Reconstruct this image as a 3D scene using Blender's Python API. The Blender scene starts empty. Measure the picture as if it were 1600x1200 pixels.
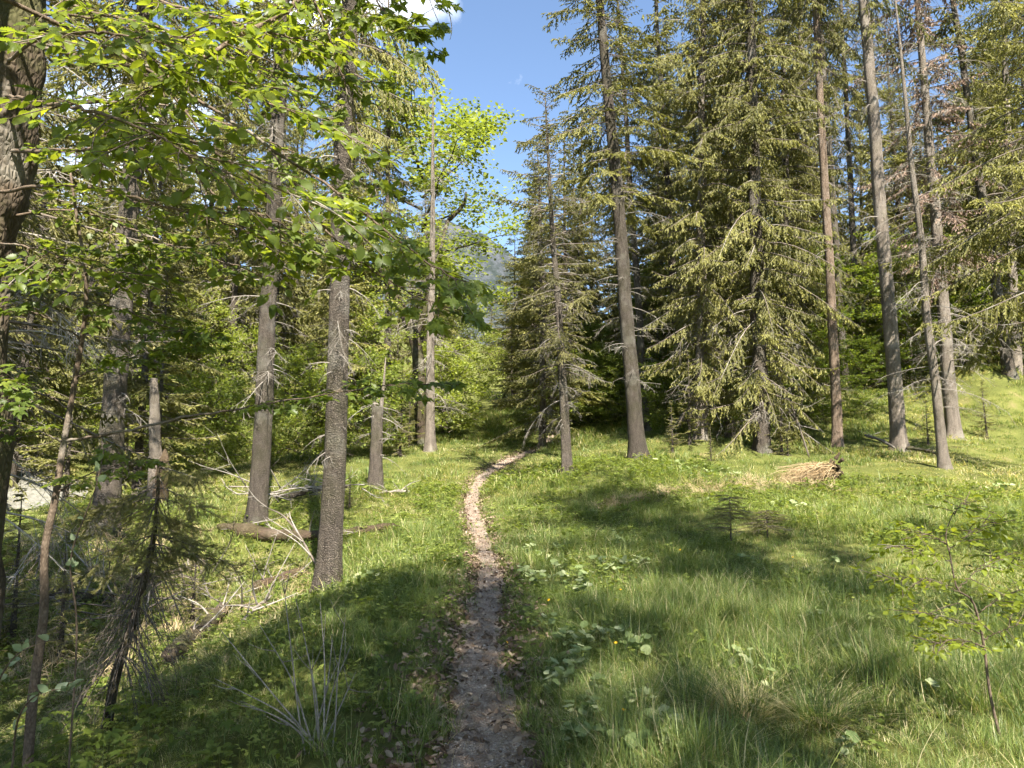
import bpy, math, random
import numpy as np
from mathutils import Vector, Matrix

# ------------------------------------------------------------------ camera, world, sun, exposure
SC = bpy.context.scene
COL = SC.collection
CAM_H = 1.6
PITCH = math.radians(6.68)
FPX = 1110.0                       # focal length in pixels of a 1600 px wide frame
cam_d = bpy.data.cameras.new('camera')
cam_d.sensor_width = 36.0
cam_d.lens = 36.0 * FPX / 1600.0
cam_d.clip_start = 0.05
cam_d.clip_end = 20000
cam = bpy.data.objects.new('camera', cam_d)
COL.objects.link(cam)
cam.location = (0, 0, CAM_H)
cam.rotation_euler = (math.pi / 2 + PITCH, 0, 0)
SC.camera = cam

SUN_EL = math.radians(47)
SUN_AZ = math.radians(162)         # compass direction the sun stands in, from +Y towards +X (behind, to the right)
SUN_TO = np.array([math.sin(SUN_AZ) * math.cos(SUN_EL), math.cos(SUN_AZ) * math.cos(SUN_EL), math.sin(SUN_EL)])

world = bpy.data.worlds.new('World')
SC.world = world
world.use_nodes = True
wn, wl = world.node_tree.nodes, world.node_tree.links
wn.clear()
w_out = wn.new('ShaderNodeOutputWorld')
w_bg = wn.new('ShaderNodeBackground')
w_bg.inputs['Strength'].default_value = 0.07
w_sky = wn.new('ShaderNodeTexSky')
w_sky.sky_type = 'NISHITA'
w_sky.sun_disc = False
w_sky.sun_elevation = SUN_EL
w_sky.sun_rotation = SUN_AZ
w_sky.altitude = 1000
w_sky.air_density = 1.1
w_sky.dust_density = 0.6
w_sky.ozone_density = 1.6
w_tc = wn.new('ShaderNodeTexCoord')
w_no = wn.new('ShaderNodeTexNoise')
w_no.inputs['Scale'].default_value = 9.0
w_no.inputs['Detail'].default_value = 9
w_no.inputs['Roughness'].default_value = 0.6
wl.new(w_tc.outputs['Generated'], w_no.inputs['Vector'])


def w_math(op, a, b):
    m = wn.new('ShaderNodeMath')
    m.operation = op
    for k, x in ((0, a), (1, b)):
        if isinstance(x, (int, float)):
            m.inputs[k].default_value = x
        else:
            wl.new(x, m.inputs[k])
    return m.outputs[0]


# a few fair-weather clouds: (azimuth from +Y to the right, elevation, radius) in degrees
w_sum = w_math('MULTIPLY', w_no.outputs['Fac'], 0.9)
for az_, el_, rd_ in ((-9.0, 36.2, 5.0), (-17.0, 34.0, 7.0), (-30.0, 22.0, 9.0), (75, 40, 14), (-95, 30, 16), (140, 25, 15), (-150, 45, 13)):
    az_, el_ = math.radians(az_), math.radians(el_)
    vm = wn.new('ShaderNodeVectorMath')
    vm.operation = 'DISTANCE'
    vm.inputs[1].default_value = (math.sin(az_) * math.cos(el_), math.cos(az_) * math.cos(el_), math.sin(el_))
    wl.new(w_tc.outputs['Generated'], vm.inputs[0])
    g = w_math('MAXIMUM', w_math('SUBTRACT', 1.0, w_math('DIVIDE', vm.outputs['Value'], math.radians(rd_))), 0.0)
    w_sum = w_math('ADD', w_sum, w_math('MULTIPLY', g, 0.55))
w_rmp = wn.new('ShaderNodeValToRGB')
w_rmp.color_ramp.elements[0].position = 0.58
w_rmp.color_ramp.elements[1].position = 0.92
wl.new(w_sum, w_rmp.inputs['Fac'])
w_mix = wn.new('ShaderNodeMix')
w_mix.data_type = 'RGBA'
wl.new(w_rmp.outputs['Color'], w_mix.inputs[0])
wl.new(w_sky.outputs['Color'], w_mix.inputs[6])
w_mix.inputs[7].default_value = (8.5, 8.8, 9.2, 1)
wl.new(w_mix.outputs[2], w_bg.inputs['Color'])
wl.new(w_bg.outputs['Background'], w_out.inputs['Surface'])

sun_d = bpy.data.lights.new('sun', 'SUN')
sun_d.energy = 5.0
sun_d.angle = math.radians(0.53)
sun_d.color = (1.0, 0.94, 0.83)
sun = bpy.data.objects.new('sun', sun_d)
COL.objects.link(sun)
sun.location = (10, -20, 40)
sun.rotation_euler = Vector(SUN_TO).to_track_quat('Z', 'Y').to_euler()

SC.view_settings.view_transform = 'Standard'
SC.view_settings.look = 'None'
SC.view_settings.exposure = 2.08
SC.view_settings.gamma = 1.0
SC.view_settings.use_curve_mapping = False
SC.render.engine = 'CYCLES'
SC.cycles.max_bounces = 5
SC.cycles.diffuse_bounces = 3
SC.cycles.use_adaptive_sampling = True
SC.cycles.adaptive_threshold = 0.03
SC.cycles.debug_use_spatial_splits = True
SC.cycles.glossy_bounces = 2
SC.cycles.transmission_bounces = 4
SC.cycles.transparent_max_bounces = 4
SC.cycles.sample_clamp_indirect = 6.0
SC.cycles.use_denoising = True

rng = np.random.default_rng(11)
random.seed(11)

# ------------------------------------------------------------------ geometry helpers
UP = np.array([0, 0, 1.0])


def W(u, v, D):
    """world point that lies at distance D (metres along +Y) where a 1600x1200 view of the place shows (u, v)"""
    x, y = (u - 800) / FPX, (600 - v) / FPX
    c, s = math.cos(PITCH), math.sin(PITCH)
    d = np.array([x, c - y * s, s + y * c])
    return np.array([0, 0, CAM_H]) + d * (D / d[1])


def project(P):
    P = np.asarray(P, float) - np.array([0, 0, CAM_H])
    c, s = math.cos(PITCH), math.sin(PITCH)
    f = P[..., 1] * c + P[..., 2] * s
    y = -P[..., 1] * s + P[..., 2] * c
    return 800 + FPX * P[..., 0] / f, 600 - FPX * y / f, f


def nrm(a):
    a = np.asarray(a, float)
    return a / (np.linalg.norm(a, axis=-1, keepdims=True) + 1e-12)


def _hash(ix, iy, seed):
    h = (ix.astype(np.int64) * 374761393 + iy.astype(np.int64) * 668265263 + seed * 144665) & 0xFFFFFFFF
    h = ((h ^ (h >> 13)) * 1274126177) & 0xFFFFFFFF
    return ((h ^ (h >> 16)) & 0xFFFF) / 65535.0


def vnoise(x, y, seed=0):
    x, y = np.asarray(x, float), np.asarray(y, float)
    ix, iy = np.floor(x), np.floor(y)
    fx, fy = x - ix, y - iy
    fx, fy = fx * fx * (3 - 2 * fx), fy * fy * (3 - 2 * fy)
    a, b = _hash(ix, iy, seed), _hash(ix + 1, iy, seed)
    c, d = _hash(ix, iy + 1, seed), _hash(ix + 1, iy + 1, seed)
    return (a + (b - a) * fx) * (1 - fy) + (c + (d - c) * fx) * fy


def fbm(x, y, seed=0, o=4):
    r, a, t = 0, 1.0, 0
    for i in range(o):
        r = r + a * vnoise(x * 2 ** i, y * 2 ** i, seed + i * 17)
        t += a
        a *= 0.5
    return r / t


class MB:
    """collects triangles and builds ONE mesh"""

    def __init__(self):
        self.V, self.T, self.C, self.n = [], [], [], 0

    def add(self, V, T, tint=0.5):
        V = np.asarray(V, float).reshape(-1, 3)
        if len(V) == 0:
            return
        self.V.append(V)
        self.T.append(np.asarray(T, np.int64).reshape(-1, 3) + self.n)
        self.C.append(np.broadcast_to(np.asarray(tint, float), (len(V),)) if np.ndim(tint) == 0 else np.asarray(tint, float))
        self.n += len(V)

    def tube(self, P, R, ns=8, tint=0.5, cap=True, rough=0.0, seed=0):
        P = np.asarray(P, float)
        R = np.broadcast_to(np.asarray(R, float), (len(P),))
        tg = nrm(np.gradient(P, axis=0))
        ref = np.array([1.0, 0, 0]) if abs(tg[0][0]) < 0.8 else np.array([0, 1.0, 0])
        a = nrm(ref - tg[0] * np.dot(ref, tg[0]))
        A = [a]
        for i in range(1, len(P)):
            a = nrm(a - tg[i] * np.dot(a, tg[i]))
            A.append(a)
        A = np.array(A)
        B = np.cross(tg, A)
        th = np.linspace(0, 2 * math.pi, ns, endpoint=False)
        k = 1.0
        if rough:
            zz = np.concatenate([[0], np.cumsum(np.linalg.norm(np.diff(P, axis=0), axis=1))])
            ti = np.arange(ns)[None, :] + 0 * zz[:, None]
            k = 1 + rough * (vnoise(ti * 0.9, zz[:, None] * 3.0 + 0 * ti, seed) - .5 + .5 * (vnoise(ti * 0.5, zz[:, None] * 11 + 0 * ti, seed + 3) - .5))
        ring = (A[:, None, :] * np.cos(th)[None, :, None] + B[:, None, :] * np.sin(th)[None, :, None])
        V = P[:, None, :] + ring * (R[:, None] * k)[:, :, None] if np.ndim(k) else P[:, None, :] + ring * R[:, None, None]
        n = len(P)
        i, j = np.meshgrid(np.arange(n - 1), np.arange(ns), indexing='ij')
        j2 = (j + 1) % ns
        q = np.stack([i * ns + j, i * ns + j2, (i + 1) * ns + j2, (i + 1) * ns + j], -1).reshape(-1, 4)
        T = np.concatenate([q[:, [0, 1, 2]], q[:, [0, 2, 3]]])
        V = V.reshape(-1, 3)
        if cap:
            V = np.concatenate([V, P[:1], P[-1:]])
            jj = np.arange(ns)
            T = np.concatenate([T, np.stack([np.full(ns, n * ns), (jj + 1) % ns, jj], 1),
                                np.stack([np.full(ns, n * ns + 1), (n - 1) * ns + jj, (n - 1) * ns + (jj + 1) % ns], 1)])
        self.add(V, T, tint)

    def inst(self, tmpl, pos, M, tint=0.5):
        """tmpl = (V, T); pos (n,3); M (n,3,3) columns are the images of the axes; tint scalar or (n,)"""
        Vt, Tt = tmpl
        n = len(pos)
        if n == 0:
            return
        V = np.einsum('nij,kj->nki', M, Vt) + np.asarray(pos)[:, None, :]
        T = (Tt[None] + (np.arange(n) * len(Vt))[:, None, None]).reshape(-1, 3)
        tt = np.repeat(np.broadcast_to(np.asarray(tint, float), (n,)), len(Vt))
        self.add(V.reshape(-1, 3), T, tt)

    def mesh(self, name, mat, smooth=True):
        V = np.concatenate(self.V) if self.V else np.zeros((0, 3))
        T = np.concatenate(self.T) if self.T else np.zeros((0, 3), int)
        me = bpy.data.meshes.new(name)
        me.vertices.add(len(V))
        me.vertices.foreach_set('co', V.astype(np.float32).ravel())
        me.loops.add(3 * len(T))
        me.loops.foreach_set('vertex_index', T.astype(np.int32).ravel())
        me.polygons.add(len(T))
        me.polygons.foreach_set('loop_start', (np.arange(len(T)) * 3).astype(np.int32))
        me.polygons.foreach_set('use_smooth', np.full(len(T), smooth))
        me.update(calc_edges=True)
        at = me.attributes.new('tint', 'FLOAT', 'POINT')
        at.data.foreach_set('value', np.concatenate(self.C).astype(np.float32) if self.C else np.zeros(0, np.float32))
        me.materials.append(mat)
        return me

    def build(self, name, mat, parent=None, smooth=True):
        return obj(name, self.mesh(name, mat, smooth), parent)


def obj(name, me, parent=None):
    o = bpy.data.objects.new(name, me)
    COL.objects.link(o)
    o.parent = parent
    return o


def tag(o, label=None, cat=None, group=None, kind=None):
    if label: o['label'] = label
    if cat: o['category'] = cat
    if group: o['group'] = group
    if kind: o['kind'] = kind
    return o


def thing(name, label, cat, loc=(0, 0, 0), group=None):
    o = bpy.data.objects.new(name, None)
    COL.objects.link(o)
    o.empty_display_size = 0.2
    o.location = tuple(loc)
    return tag(o, label, cat, group)


def frames(d, up=None, roll=None):
    """orthonormal frames (n,3,3), first column along d, third near up"""
    d = nrm(d)
    if up is None:
        up = np.broadcast_to(UP, d.shape)
    y = np.cross(up, d)
    bad = np.linalg.norm(y, axis=1) < 1e-3
    y[bad] = np.cross(np.array([1.0, 0.1, 0]), d[bad])
    y = nrm(y)
    z = np.cross(d, y)
    if roll is not None:
        c, s = np.cos(roll)[:, None], np.sin(roll)[:, None]
        y, z = y * c + z * s, z * c - y * s
    return np.stack([d, y, z], axis=2)


def catmull(P, n):
    P = np.asarray(P, float)
    k = np.linspace(0, len(P) - 1, n)
    i = np.clip(np.floor(k).astype(int), 0, len(P) - 2)
    t = (k - i)[:, None]
    g = lambda j: P[np.clip(j, 0, len(P) - 1)]
    p0, p1, p2, p3 = g(i - 1), g(i), g(i + 1), g(i + 2)
    return 0.5 * (2 * p1 + (p2 - p0) * t + (2 * p0 - 5 * p1 + 4 * p2 - p3) * t ** 2 + (3 * p1 - p0 - 3 * p2 + p3) * t ** 3)


# ------------------------------------------------------------------ materials
class NT:
    def __init__(self, name):
        self.m = bpy.data.materials.new(name)
        self.m.use_nodes = True
        self.t = self.m.node_tree
        self.t.nodes.clear()
        self.out = self.n('ShaderNodeOutputMaterial')

    def n(self, t, **kw):
        nd = self.t.nodes.new(t)
        for k, v in kw.items():
            if isinstance(k, str) and hasattr(nd, k):
                setattr(nd, k, v)
            else:
                nd.inputs[k].default_value = v
        return nd

    def l(self, a, b):
        self.t.links.new(a, b)

    def noise(self, vec, scale, detail=4, rough=0.55):
        nd = self.n('ShaderNodeTexNoise')
        nd.inputs['Scale'].default_value = scale
        nd.inputs['Detail'].default_value = detail
        nd.inputs['Roughness'].default_value = rough
        if vec is not None:
            self.l(vec, nd.inputs['Vector'])
        return nd.outputs['Fac']

    def ramp(self, fac, stops):
        r = self.n('ShaderNodeValToRGB')
        e = r.color_ramp.elements
        while len(e) < len(stops):
            e.new(0.5)
        for el, (p, c) in zip(e, stops):
            el.position = p
            el.color = (*c, 1) if len(c) == 3 else c
        self.l(fac, r.inputs['Fac'])
        return r.outputs['Color']

    def mix(self, fac, a, b, mode='MIX'):
        m = self.n('ShaderNodeMix')
        m.data_type = 'RGBA'
        m.blend_type = mode
        for s, x in ((0, fac), (6, a), (7, b)):
            if isinstance(x, (int, float)):
                m.inputs[s].default_value = x
            elif isinstance(x, tuple):
                m.inputs[s].default_value = (*x, 1)
            else:
                self.l(x, m.inputs[s])
        return m.outputs[2]

    def math(self, op, a, b=0.0, clamp=False):
        m = self.n('ShaderNodeMath')
        m.operation = op
        m.use_clamp = clamp
        for s, x in ((0, a), (1, b)):
            if isinstance(x, (int, float)):
                m.inputs[s].default_value = x
            else:
                self.l(x, m.inputs[s])
        return m.outputs[0]

    def coords(self, scale=(1, 1, 1), kind='Object'):
        tc = self.n('ShaderNodeTexCoord')
        mp = self.n('ShaderNodeMapping')
        mp.inputs['Scale'].default_value = scale
        self.l(tc.outputs[kind], mp.inputs['Vector'])
        return mp.outputs['Vector']

    def bump(self, h, strength=0.5, dist=0.02):
        b = self.n('ShaderNodeBump')
        b.inputs['Strength'].default_value = strength
        b.inputs['Distance'].default_value = dist
        self.l(h, b.inputs['Height'])
        return b.outputs['Normal']

    def pbr(self, col, rough=0.8, normal=None, spec=0.3):
        p = self.n('ShaderNodeBsdfPrincipled')
        if isinstance(col, tuple):
            p.inputs['Base Color'].default_value = (*col, 1)
        else:
            self.l(col, p.inputs['Base Color'])
        p.inputs['Roughness'].default_value = rough
        p.inputs['Specular IOR Level'].default_value = spec
        if normal is not None:
            self.l(normal, p.inputs['Normal'])
        return p.outputs['BSDF']

    def done(self, sh):
        self.l(sh, self.out.inputs['Surface'])
        return self.m


def leaf_mat(name, stops, tr_gain=(1.6, 1.7, 0.7), tr=0.45, rough=0.45, spec=0.35, jitter=0.25):
    """leaf: colour by the per-leaf tint and by which plant it is; light passes through the blade"""
    t = NT(name)
    at = t.n('ShaderNodeAttribute')
    at.attribute_name = 'tint'
    oi = t.n('ShaderNodeObjectInfo')
    f = t.math('ADD', at.outputs['Fac'], t.math('MULTIPLY', t.math('SUBTRACT', oi.outputs['Random'], 0.5), jitter), True)
    c = t.ramp(f, stops)
    tc = t.mix(1.0, c, tr_gain, 'MULTIPLY')
    a = t.pbr(c, rough, None, spec)
    b = t.n('ShaderNodeBsdfTranslucent')
    t.l(tc, b.inputs['Color'])
    mx = t.n('ShaderNodeMixShader')
    mx.inputs[0].default_value = tr
    t.l(a, mx.inputs[1])
    t.l(b.outputs[0], mx.inputs[2])
    return t.done(mx.outputs[0])


def bark_mat(name, dark, light, moss=None, lichen=(0.34, 0.33, 0.29), vs=(9, 9, 2.2), plate=14.0, bs=0.8, moss_amt=0.5):
    t = NT(name)
    v = t.coords(vs)
    v1 = t.coords((1, 1, 1))
    n1 = t.noise(v, 1.6, 6, 0.65)
    vo = t.n('ShaderNodeTexVoronoi')
    vo.feature = 'DISTANCE_TO_EDGE'
    mp = t.coords((plate, plate, plate * 0.45))
    wob = t.mix(0.25, mp, t.n('ShaderNodeTexNoise').outputs['Color'], 'ADD')
    t.l(wob, vo.inputs['Vector'])
    ed = t.math('MULTIPLY', vo.outputs['Distance'], 3.0, True)
    f = t.math('ADD', t.math('ADD', t.math('MULTIPLY', n1, 0.5), t.math('MULTIPLY', ed, 0.2)), t.math('MULTIPLY', t.noise(v1, 55, 3, .6), 0.3))
    c = t.ramp(f, [(0.3, dark), (0.52, tuple((a + b) / 2 for a, b in zip(dark, light))), (0.72, light)])
    n2 = t.noise(v1, 1.1, 5, 0.6)
    c = t.mix(t.math('MULTIPLY', t.ramp(n2, [(0.52, (0, 0, 0)), (0.66, (1, 1, 1))]), 0.6), c, lichen)
    if moss:
        n3 = t.noise(v1, 1.7, 6, 0.7)
        c = t.mix(t.math('MULTIPLY', t.ramp(n3, [(0.45, (0, 0, 0)), (0.58, (1, 1, 1))]), moss_amt), c, moss)
    oi = t.n('ShaderNodeObjectInfo')
    c = t.mix(1.0, c, t.ramp(oi.outputs['Random'], [(0, (0.8, 0.78, 0.76)), (1, (1.15, 1.12, 1.1))]), 'MULTIPLY')
    h = t.math('ADD', n1, t.math('MULTIPLY', ed, 0.6))
    return t.done(t.pbr(c, 0.9, t.bump(h, bs, 0.05), 0.15))


M = {}
M['needle'] = leaf_mat('needle', [(0.0, (0.11, 0.11, 0.038)), (0.5, (0.205, 0.20, 0.064)), (1.0, (0.32, 0.305, 0.095))], (1.25, 1.25, 0.6), 0.36, 0.5, 0.3, 0.3)
M['needle_dark'] = leaf_mat('needle_dark', [(0.0, (0.085, 0.083, 0.032)), (0.5, (0.155, 0.148, 0.052)), (1.0, (0.24, 0.22, 0.078))], (1.25, 1.3, 0.6), 0.32, 0.5, 0.3, 0.3)
M['needle_dead'] = leaf_mat('needle_dead', [(0.0, (0.16, 0.105, 0.075)), (0.6, (0.28, 0.20, 0.15)), (1.0, (0.38, 0.30, 0.235))], (1, 1, 1), 0.1, 0.7, 0.15, 0.2)
M['beech_leaf'] = leaf_mat('beech_leaf', [(0.0, (0.06, 0.09, 0.018)), (0.5, (0.115, 0.155, 0.024)), (1.0, (0.21, 0.25, 0.034))], (2.1, 1.9, 0.8), 0.56, 0.42, 0.35, 0.2)
M['maple_leaf'] = leaf_mat('maple_leaf', [(0.0, (0.06, 0.09, 0.02)), (0.5, (0.10, 0.14, 0.026)), (1.0, (0.18, 0.22, 0.036))], (2.0, 1.85, 0.8), 0.5, 0.42, 0.35, 0.2)
M['bush_leaf'] = leaf_mat('bush_leaf', [(0.0, (0.095, 0.13, 0.03)), (0.5, (0.17, 0.205, 0.045)), (1.0, (0.27, 0.30, 0.075))], (1.8, 1.8, 0.7), 0.42, 0.5, 0.3, 0.35)
M['pale_leaf'] = leaf_mat('pale_leaf', [(0.0, (0.13, 0.17, 0.09)), (0.5, (0.20, 0.25, 0.14)), (1.0, (0.34, 0.38, 0.27))], (1, 1.1, .8), 0.3, 0.6, 0.2, 0.2)
M['butterbur'] = leaf_mat('butterbur', [(0.0, (0.10, 0.145, 0.05)), (0.5, (0.20, 0.245, 0.10)), (1.0, (0.36, 0.38, 0.22))], (1.2, 1.3, .6), 0.3, 0.75, 0.12, 0.3)
M['grass'] = leaf_mat('grass', [(0.0, (0.06, 0.10, 0.03)), (0.40, (0.13, 0.182, 0.05)), (0.78, (0.25, 0.285, 0.08)), (0.9, (0.42, 0.36, 0.19)), (1.0, (0.50, 0.43, 0.26))], (1.5, 1.5, 0.7), 0.42, 0.45, 0.35, 0.3)
M['straw'] = leaf_mat('straw', [(0.0, (0.16, 0.105, 0.055)), (0.5, (0.30, 0.21, 0.11)), (1.0, (0.44, 0.34, 0.2))], (1, 1, 1), 0.15, 0.7, 0.2, 0.2)
M['dead_leaf'] = leaf_mat('dead_leaf', [(0.0, (0.085, 0.052, 0.032)), (0.5, (0.19, 0.13, 0.085)), (1.0, (0.36, 0.275, 0.195))], (1, 1, 1), 0.12, 0.6, 0.3, 0.2)
M['petal'] = leaf_mat('petal', [(0, (0.75, 0.42, 0.01)), (1, (0.85, 0.55, 0.02))], (1, 1, 1), 0.2)
M['bark'] = bark_mat('bark', (0.042, 0.034, 0.028), (0.24, 0.205, 0.17), moss=(0.075, 0.08, 0.03), bs=1.0, moss_amt=0.3)
M['bark_pale'] = bark_mat('bark_pale', (0.085, 0.072, 0.06), (0.40, 0.345, 0.29), moss=(0.12, 0.115, 0.06), moss_amt=0.2, lichen=(0.42, 0.39, 0.35))
M['bark_orange'] = bark_mat('bark_orange', (0.10, 0.068, 0.048), (0.40, 0.315, 0.24), lichen=(0.40, 0.35, 0.29))
M['bark_moss'] = bark_mat('bark_moss', (0.03, 0.023, 0.017), (0.11, 0.085, 0.06), moss=(0.055, 0.065, 0.016), plate=7.0, bs=0.5)
M['twig'] = bark_mat('twig', (0.07, 0.055, 0.045), (0.22, 0.19, 0.16), vs=(20, 20, 20), bs=0.2)
M['twig_dead'] = bark_mat('twig_dead', (0.13, 0.115, 0.098), (0.36, 0.33, 0.29), vs=(20, 20, 20), bs=0.2)
M['twig_beech'] = bark_mat('twig_beech', (0.05, 0.036, 0.025), (0.18, 0.14, 0.105), vs=(16, 16, 16), bs=0.2)
M['rot_wood'] = bark_mat('rot_wood', (0.045, 0.03, 0.02), (0.20, 0.145, 0.10), moss=(0.07, 0.075, 0.02), lichen=(0.24, 0.19, 0.145), vs=(3, 16, 16), moss_amt=0.35)
# ------------------------------------------------------------------ terrain
PATH_PX = [(760, 1200, 3.8), (757, 1100, 4.7), (750, 1000, 6.0), (766, 900, 8.8), (755, 850, 11.5), (738, 800, 15.0), (740, 770, 17.5), (757, 740, 20.5), (803, 714, 24.0), (850, 690, 28.0), (910, 672, 33.0)]
PATH = np.array([W(*p) for p in PATH_PX])
PATH_XY = np.concatenate([[[-0.05, -30], [-0.1, -12], [-0.12, -4], [-0.13, 0], [-0.13, 2]], PATH[:, :2]])
PATH_XY = catmull(np.c_[PATH_XY, np.zeros(len(PATH_XY))], 420)[:, :2]

CTRL_PX = PATH_PX + [
    (500, 942, 9.6), (403, 820, 14), (165, 832, 13.5), (588, 770, 17), (672, 705, 24), (885, 738, 17), (1003, 718, 19), (1010, 672, 26),
    (1095, 685, 21.5), (1190, 705, 20.5), (1308, 698, 22), (1320, 612, 30), (1403, 702, 21), (1475, 732, 18), (1487, 682, 23.5), (1590, 605, 29),
    (1140, 850, 11.2), (1400, 900, 9.2), (1600, 800, 12.5), (1600, 1190, 3.7), (1100, 1100, 4.9), (1270, 748, 17.2), (1250, 645, 27), (1020, 640, 31),
    (900, 652, 33), (1530, 590, 27), (560, 745, 20), (300, 745, 27), (80, 856, 21), (360, 838, 13.6), (610, 830, 12.8), (300, 1000, 9.2),
    (200, 1100, 7.0), (30, 1195, 5.1), (450, 968, 7.6), (430, 900, 12.2), (360, 1010, 7.2), (500, 1185, 4.1), (1200, 800, 13.5), (1000, 850, 11.3), (1000, 1000, 6.2), (1300, 1000, 6.3), (620, 1000, 6.2), (640, 880, 9.8),
    (1545, 1110, 4.5), (200, 930, 11.6), (50, 960, 10.0), (1372, 636, 26.5), (1545, 572, 28), (1450, 640, 27)]
CTRL = np.array([W(*p) for p in CTRL_PX])
CTRL = np.concatenate([CTRL, [[0, 0, 0], [-3, 0, -.2], [3, 0, .05], [0, -5, 0], [-6, -4, -.6], [6, -4, .3], [-3, 3, -.3], [4.5, 2, .1], [8, 6, .4], [12, 10, .9], [-8, 6, -.7], [-14, 14, -.6]]])


def base_h(x, y):
    z = np.interp(y, [-60, 0, 4, 9, 15, 20, 25, 30, 45, 70, 120, 420, 900], [-2, 0, .02, .2, .65, 1.3, 2.0, 3.0, 6.0, 11, 20, 60, 150])
    f = np.clip((y - 25) / 50, 0, 1)
    z = z + f * (0.32 * np.clip(-x - 14, 0, 500) + 0.30 * np.clip(x - 12, 0, 500))
    return z


RB = 7.5
_d = np.linalg.norm(CTRL[:, None, :2] - CTRL[None, :, :2], axis=2) / RB


def _wend(r):
    return np.clip(1 - r, 0, 1) ** 4 * (4 * r + 1)


_wt = np.linalg.solve(_wend(_d) + 0.02 * np.eye(len(CTRL)), CTRL[:, 2] - base_h(CTRL[:, 0], CTRL[:, 1]))


def path_dist(x, y):
    x, y = np.ravel(x), np.ravel(y)
    out = np.full(len(x), 99.0)
    near = np.where((np.abs(x) < 8) & (y < 36))[0]
    for c in range(0, len(near), 20000):
        k = near[c:c + 20000]
        d2 = (x[k][:, None] - PATH_XY[None, ::2, 0]) ** 2 + (y[k][:, None] - PATH_XY[None, ::2, 1]) ** 2
        out[k] = np.sqrt(d2.min(1))
    return out


def path_half(y):
    return np.interp(y, [0, 3.8, 4.7, 6, 9, 15, 24], [.29, .25, .20, .15, .125, .15, .18])


def ground_h(x, y, micro=True):
    x, y = np.asarray(x, float), np.asarray(y, float)
    sh = x.shape
    x, y = x.ravel(), y.ravel()
    z = base_h(x, y)
    k = np.where((np.abs(x) < 30) & (y > -16) & (y < 45))[0]
    for c in range(0, len(k), 40000):
        kk = k[c:c + 40000]
        r = np.sqrt((x[kk][:, None] - CTRL[None, :, 0]) ** 2 + (y[kk][:, None] - CTRL[None, :, 1]) ** 2) / RB
        z[kk] += _wend(r) @ _wt
    if micro:
        d = path_dist(x, y)
        hw = path_half(y)
        off = np.clip((d - hw) / 0.5, 0, 1)
        z = z + off * (0.13 * (fbm(x * 0.9, y * 0.9, 5) - .5) + 0.05 * (vnoise(x * 4, y * 4, 9) - .5))
        z = z - 0.07 * np.clip(1 - (d - hw) / 0.22, 0, 1) + 0.012 * (vnoise(x * 7, y * 7, 31) - .5)
        z = z + np.clip((y - 40) / 60, 0, 1) * 3.0 * (fbm(x * 0.05, y * 0.05, 3) - .5)
    return z.reshape(sh)


def gz(x, y):
    return float(ground_h(np.array([x]), np.array([y]))[0])


def sinh_axis(n0, n1, a, b, lo, hi, c):
    s = np.linspace(-1, 1, n0 + n1)
    k = 5.2
    neg = -np.sinh(k * np.linspace(1, 0, n0, endpoint=False)) / math.sinh(k) * (c - lo)
    pos = np.sinh(k * np.linspace(0, 1, n1)) / math.sinh(k) * (hi - c)
    return np.concatenate([neg, pos]) + c


gx = np.unique(np.concatenate([np.arange(-7, 8, 0.14), np.arange(-24, -7, .5), np.arange(8, 24, .5), np.geomspace(24, 900, 40), -np.geomspace(24, 900, 40)]))
gy = np.unique(np.concatenate([np.arange(1, 14, 0.14), np.arange(14, 34, .3), np.geomspace(34, 900, 55), np.arange(-6, 1, .4), -np.geomspace(6.4, 400, 25)]))
GX, GY = np.meshgrid(gx, gy)
GZ = ground_h(GX, GY)
ny_, nx_ = GX.shape
ii, jj = np.meshgrid(np.arange(ny_ - 1), np.arange(nx_ - 1), indexing='ij')
q = np.stack([ii * nx_ + jj, ii * nx_ + jj + 1, (ii + 1) * nx_ + jj + 1, (ii + 1) * nx_ + jj], -1).reshape(-1, 4)
gm = MB()
gm.add(np.stack([GX, GY, GZ], -1).reshape(-1, 3), np.concatenate([q[:, [0, 1, 2]], q[:, [0, 2, 3]]]))

t = NT('forest_floor')
v = t.coords()
c = t.ramp(t.noise(v, 1.3, 8, 0.65), [(0.30, (0.045, 0.04, 0.018)), (0.46, (0.075, 0.085, 0.022)), (0.58, (0.13, 0.135, 0.036)), (0.72, (0.19, 0.15, 0.075))])
c = t.mix(t.ramp(t.noise(v, 22, 6, 0.7), [(0.42, (0, 0, 0)), (0.62, (1, 1, 1))]), c, (0.10, 0.11, 0.028))
h = t.noise(v, 30, 8, 0.75)
M['ground'] = t.done(t.pbr(c, 0.95, t.bump(h, 0.9, 0.04), 0.1))
tag(gm.build('ground', M['ground']), kind='structure')

# path: a worn gravel strip, 4 mm and more above the trench it lies in
pm = MB()
kk = (PATH_XY[:, 1] > -12)
pc = PATH_XY[kk]
pc = catmull(np.c_[pc, np.zeros(len(pc))], 900)[:, :2]
tg = nrm(np.gradient(pc, axis=0))
sd = np.c_[tg[:, 1], -tg[:, 0]]
NS = 13
w = path_half(pc[:, 1])[:, None] * np.linspace(-1.12, 1.12, NS)[None]
wob = (0.16 * (vnoise(np.arange(len(pc)) * .13, 0 * pc[:, 0], 3) - .5))[:, None] * np.abs(np.linspace(-1, 1, NS))[None] * np.sign(np.linspace(-1, 1, NS))[None]
PX = pc[:, 0][:, None] + sd[:, 0][:, None] * (w + wob * .5)
PY = pc[:, 1][:, None] + sd[:, 1][:, None] * (w + wob * .5)
PZ = ground_h(PX, PY) + 0.018 - 0.014 * np.abs(np.linspace(-1, 1, NS))[None] ** 4 + 0.02 * (fbm(PX * 9, PY * 9, 8) - .5)
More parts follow.
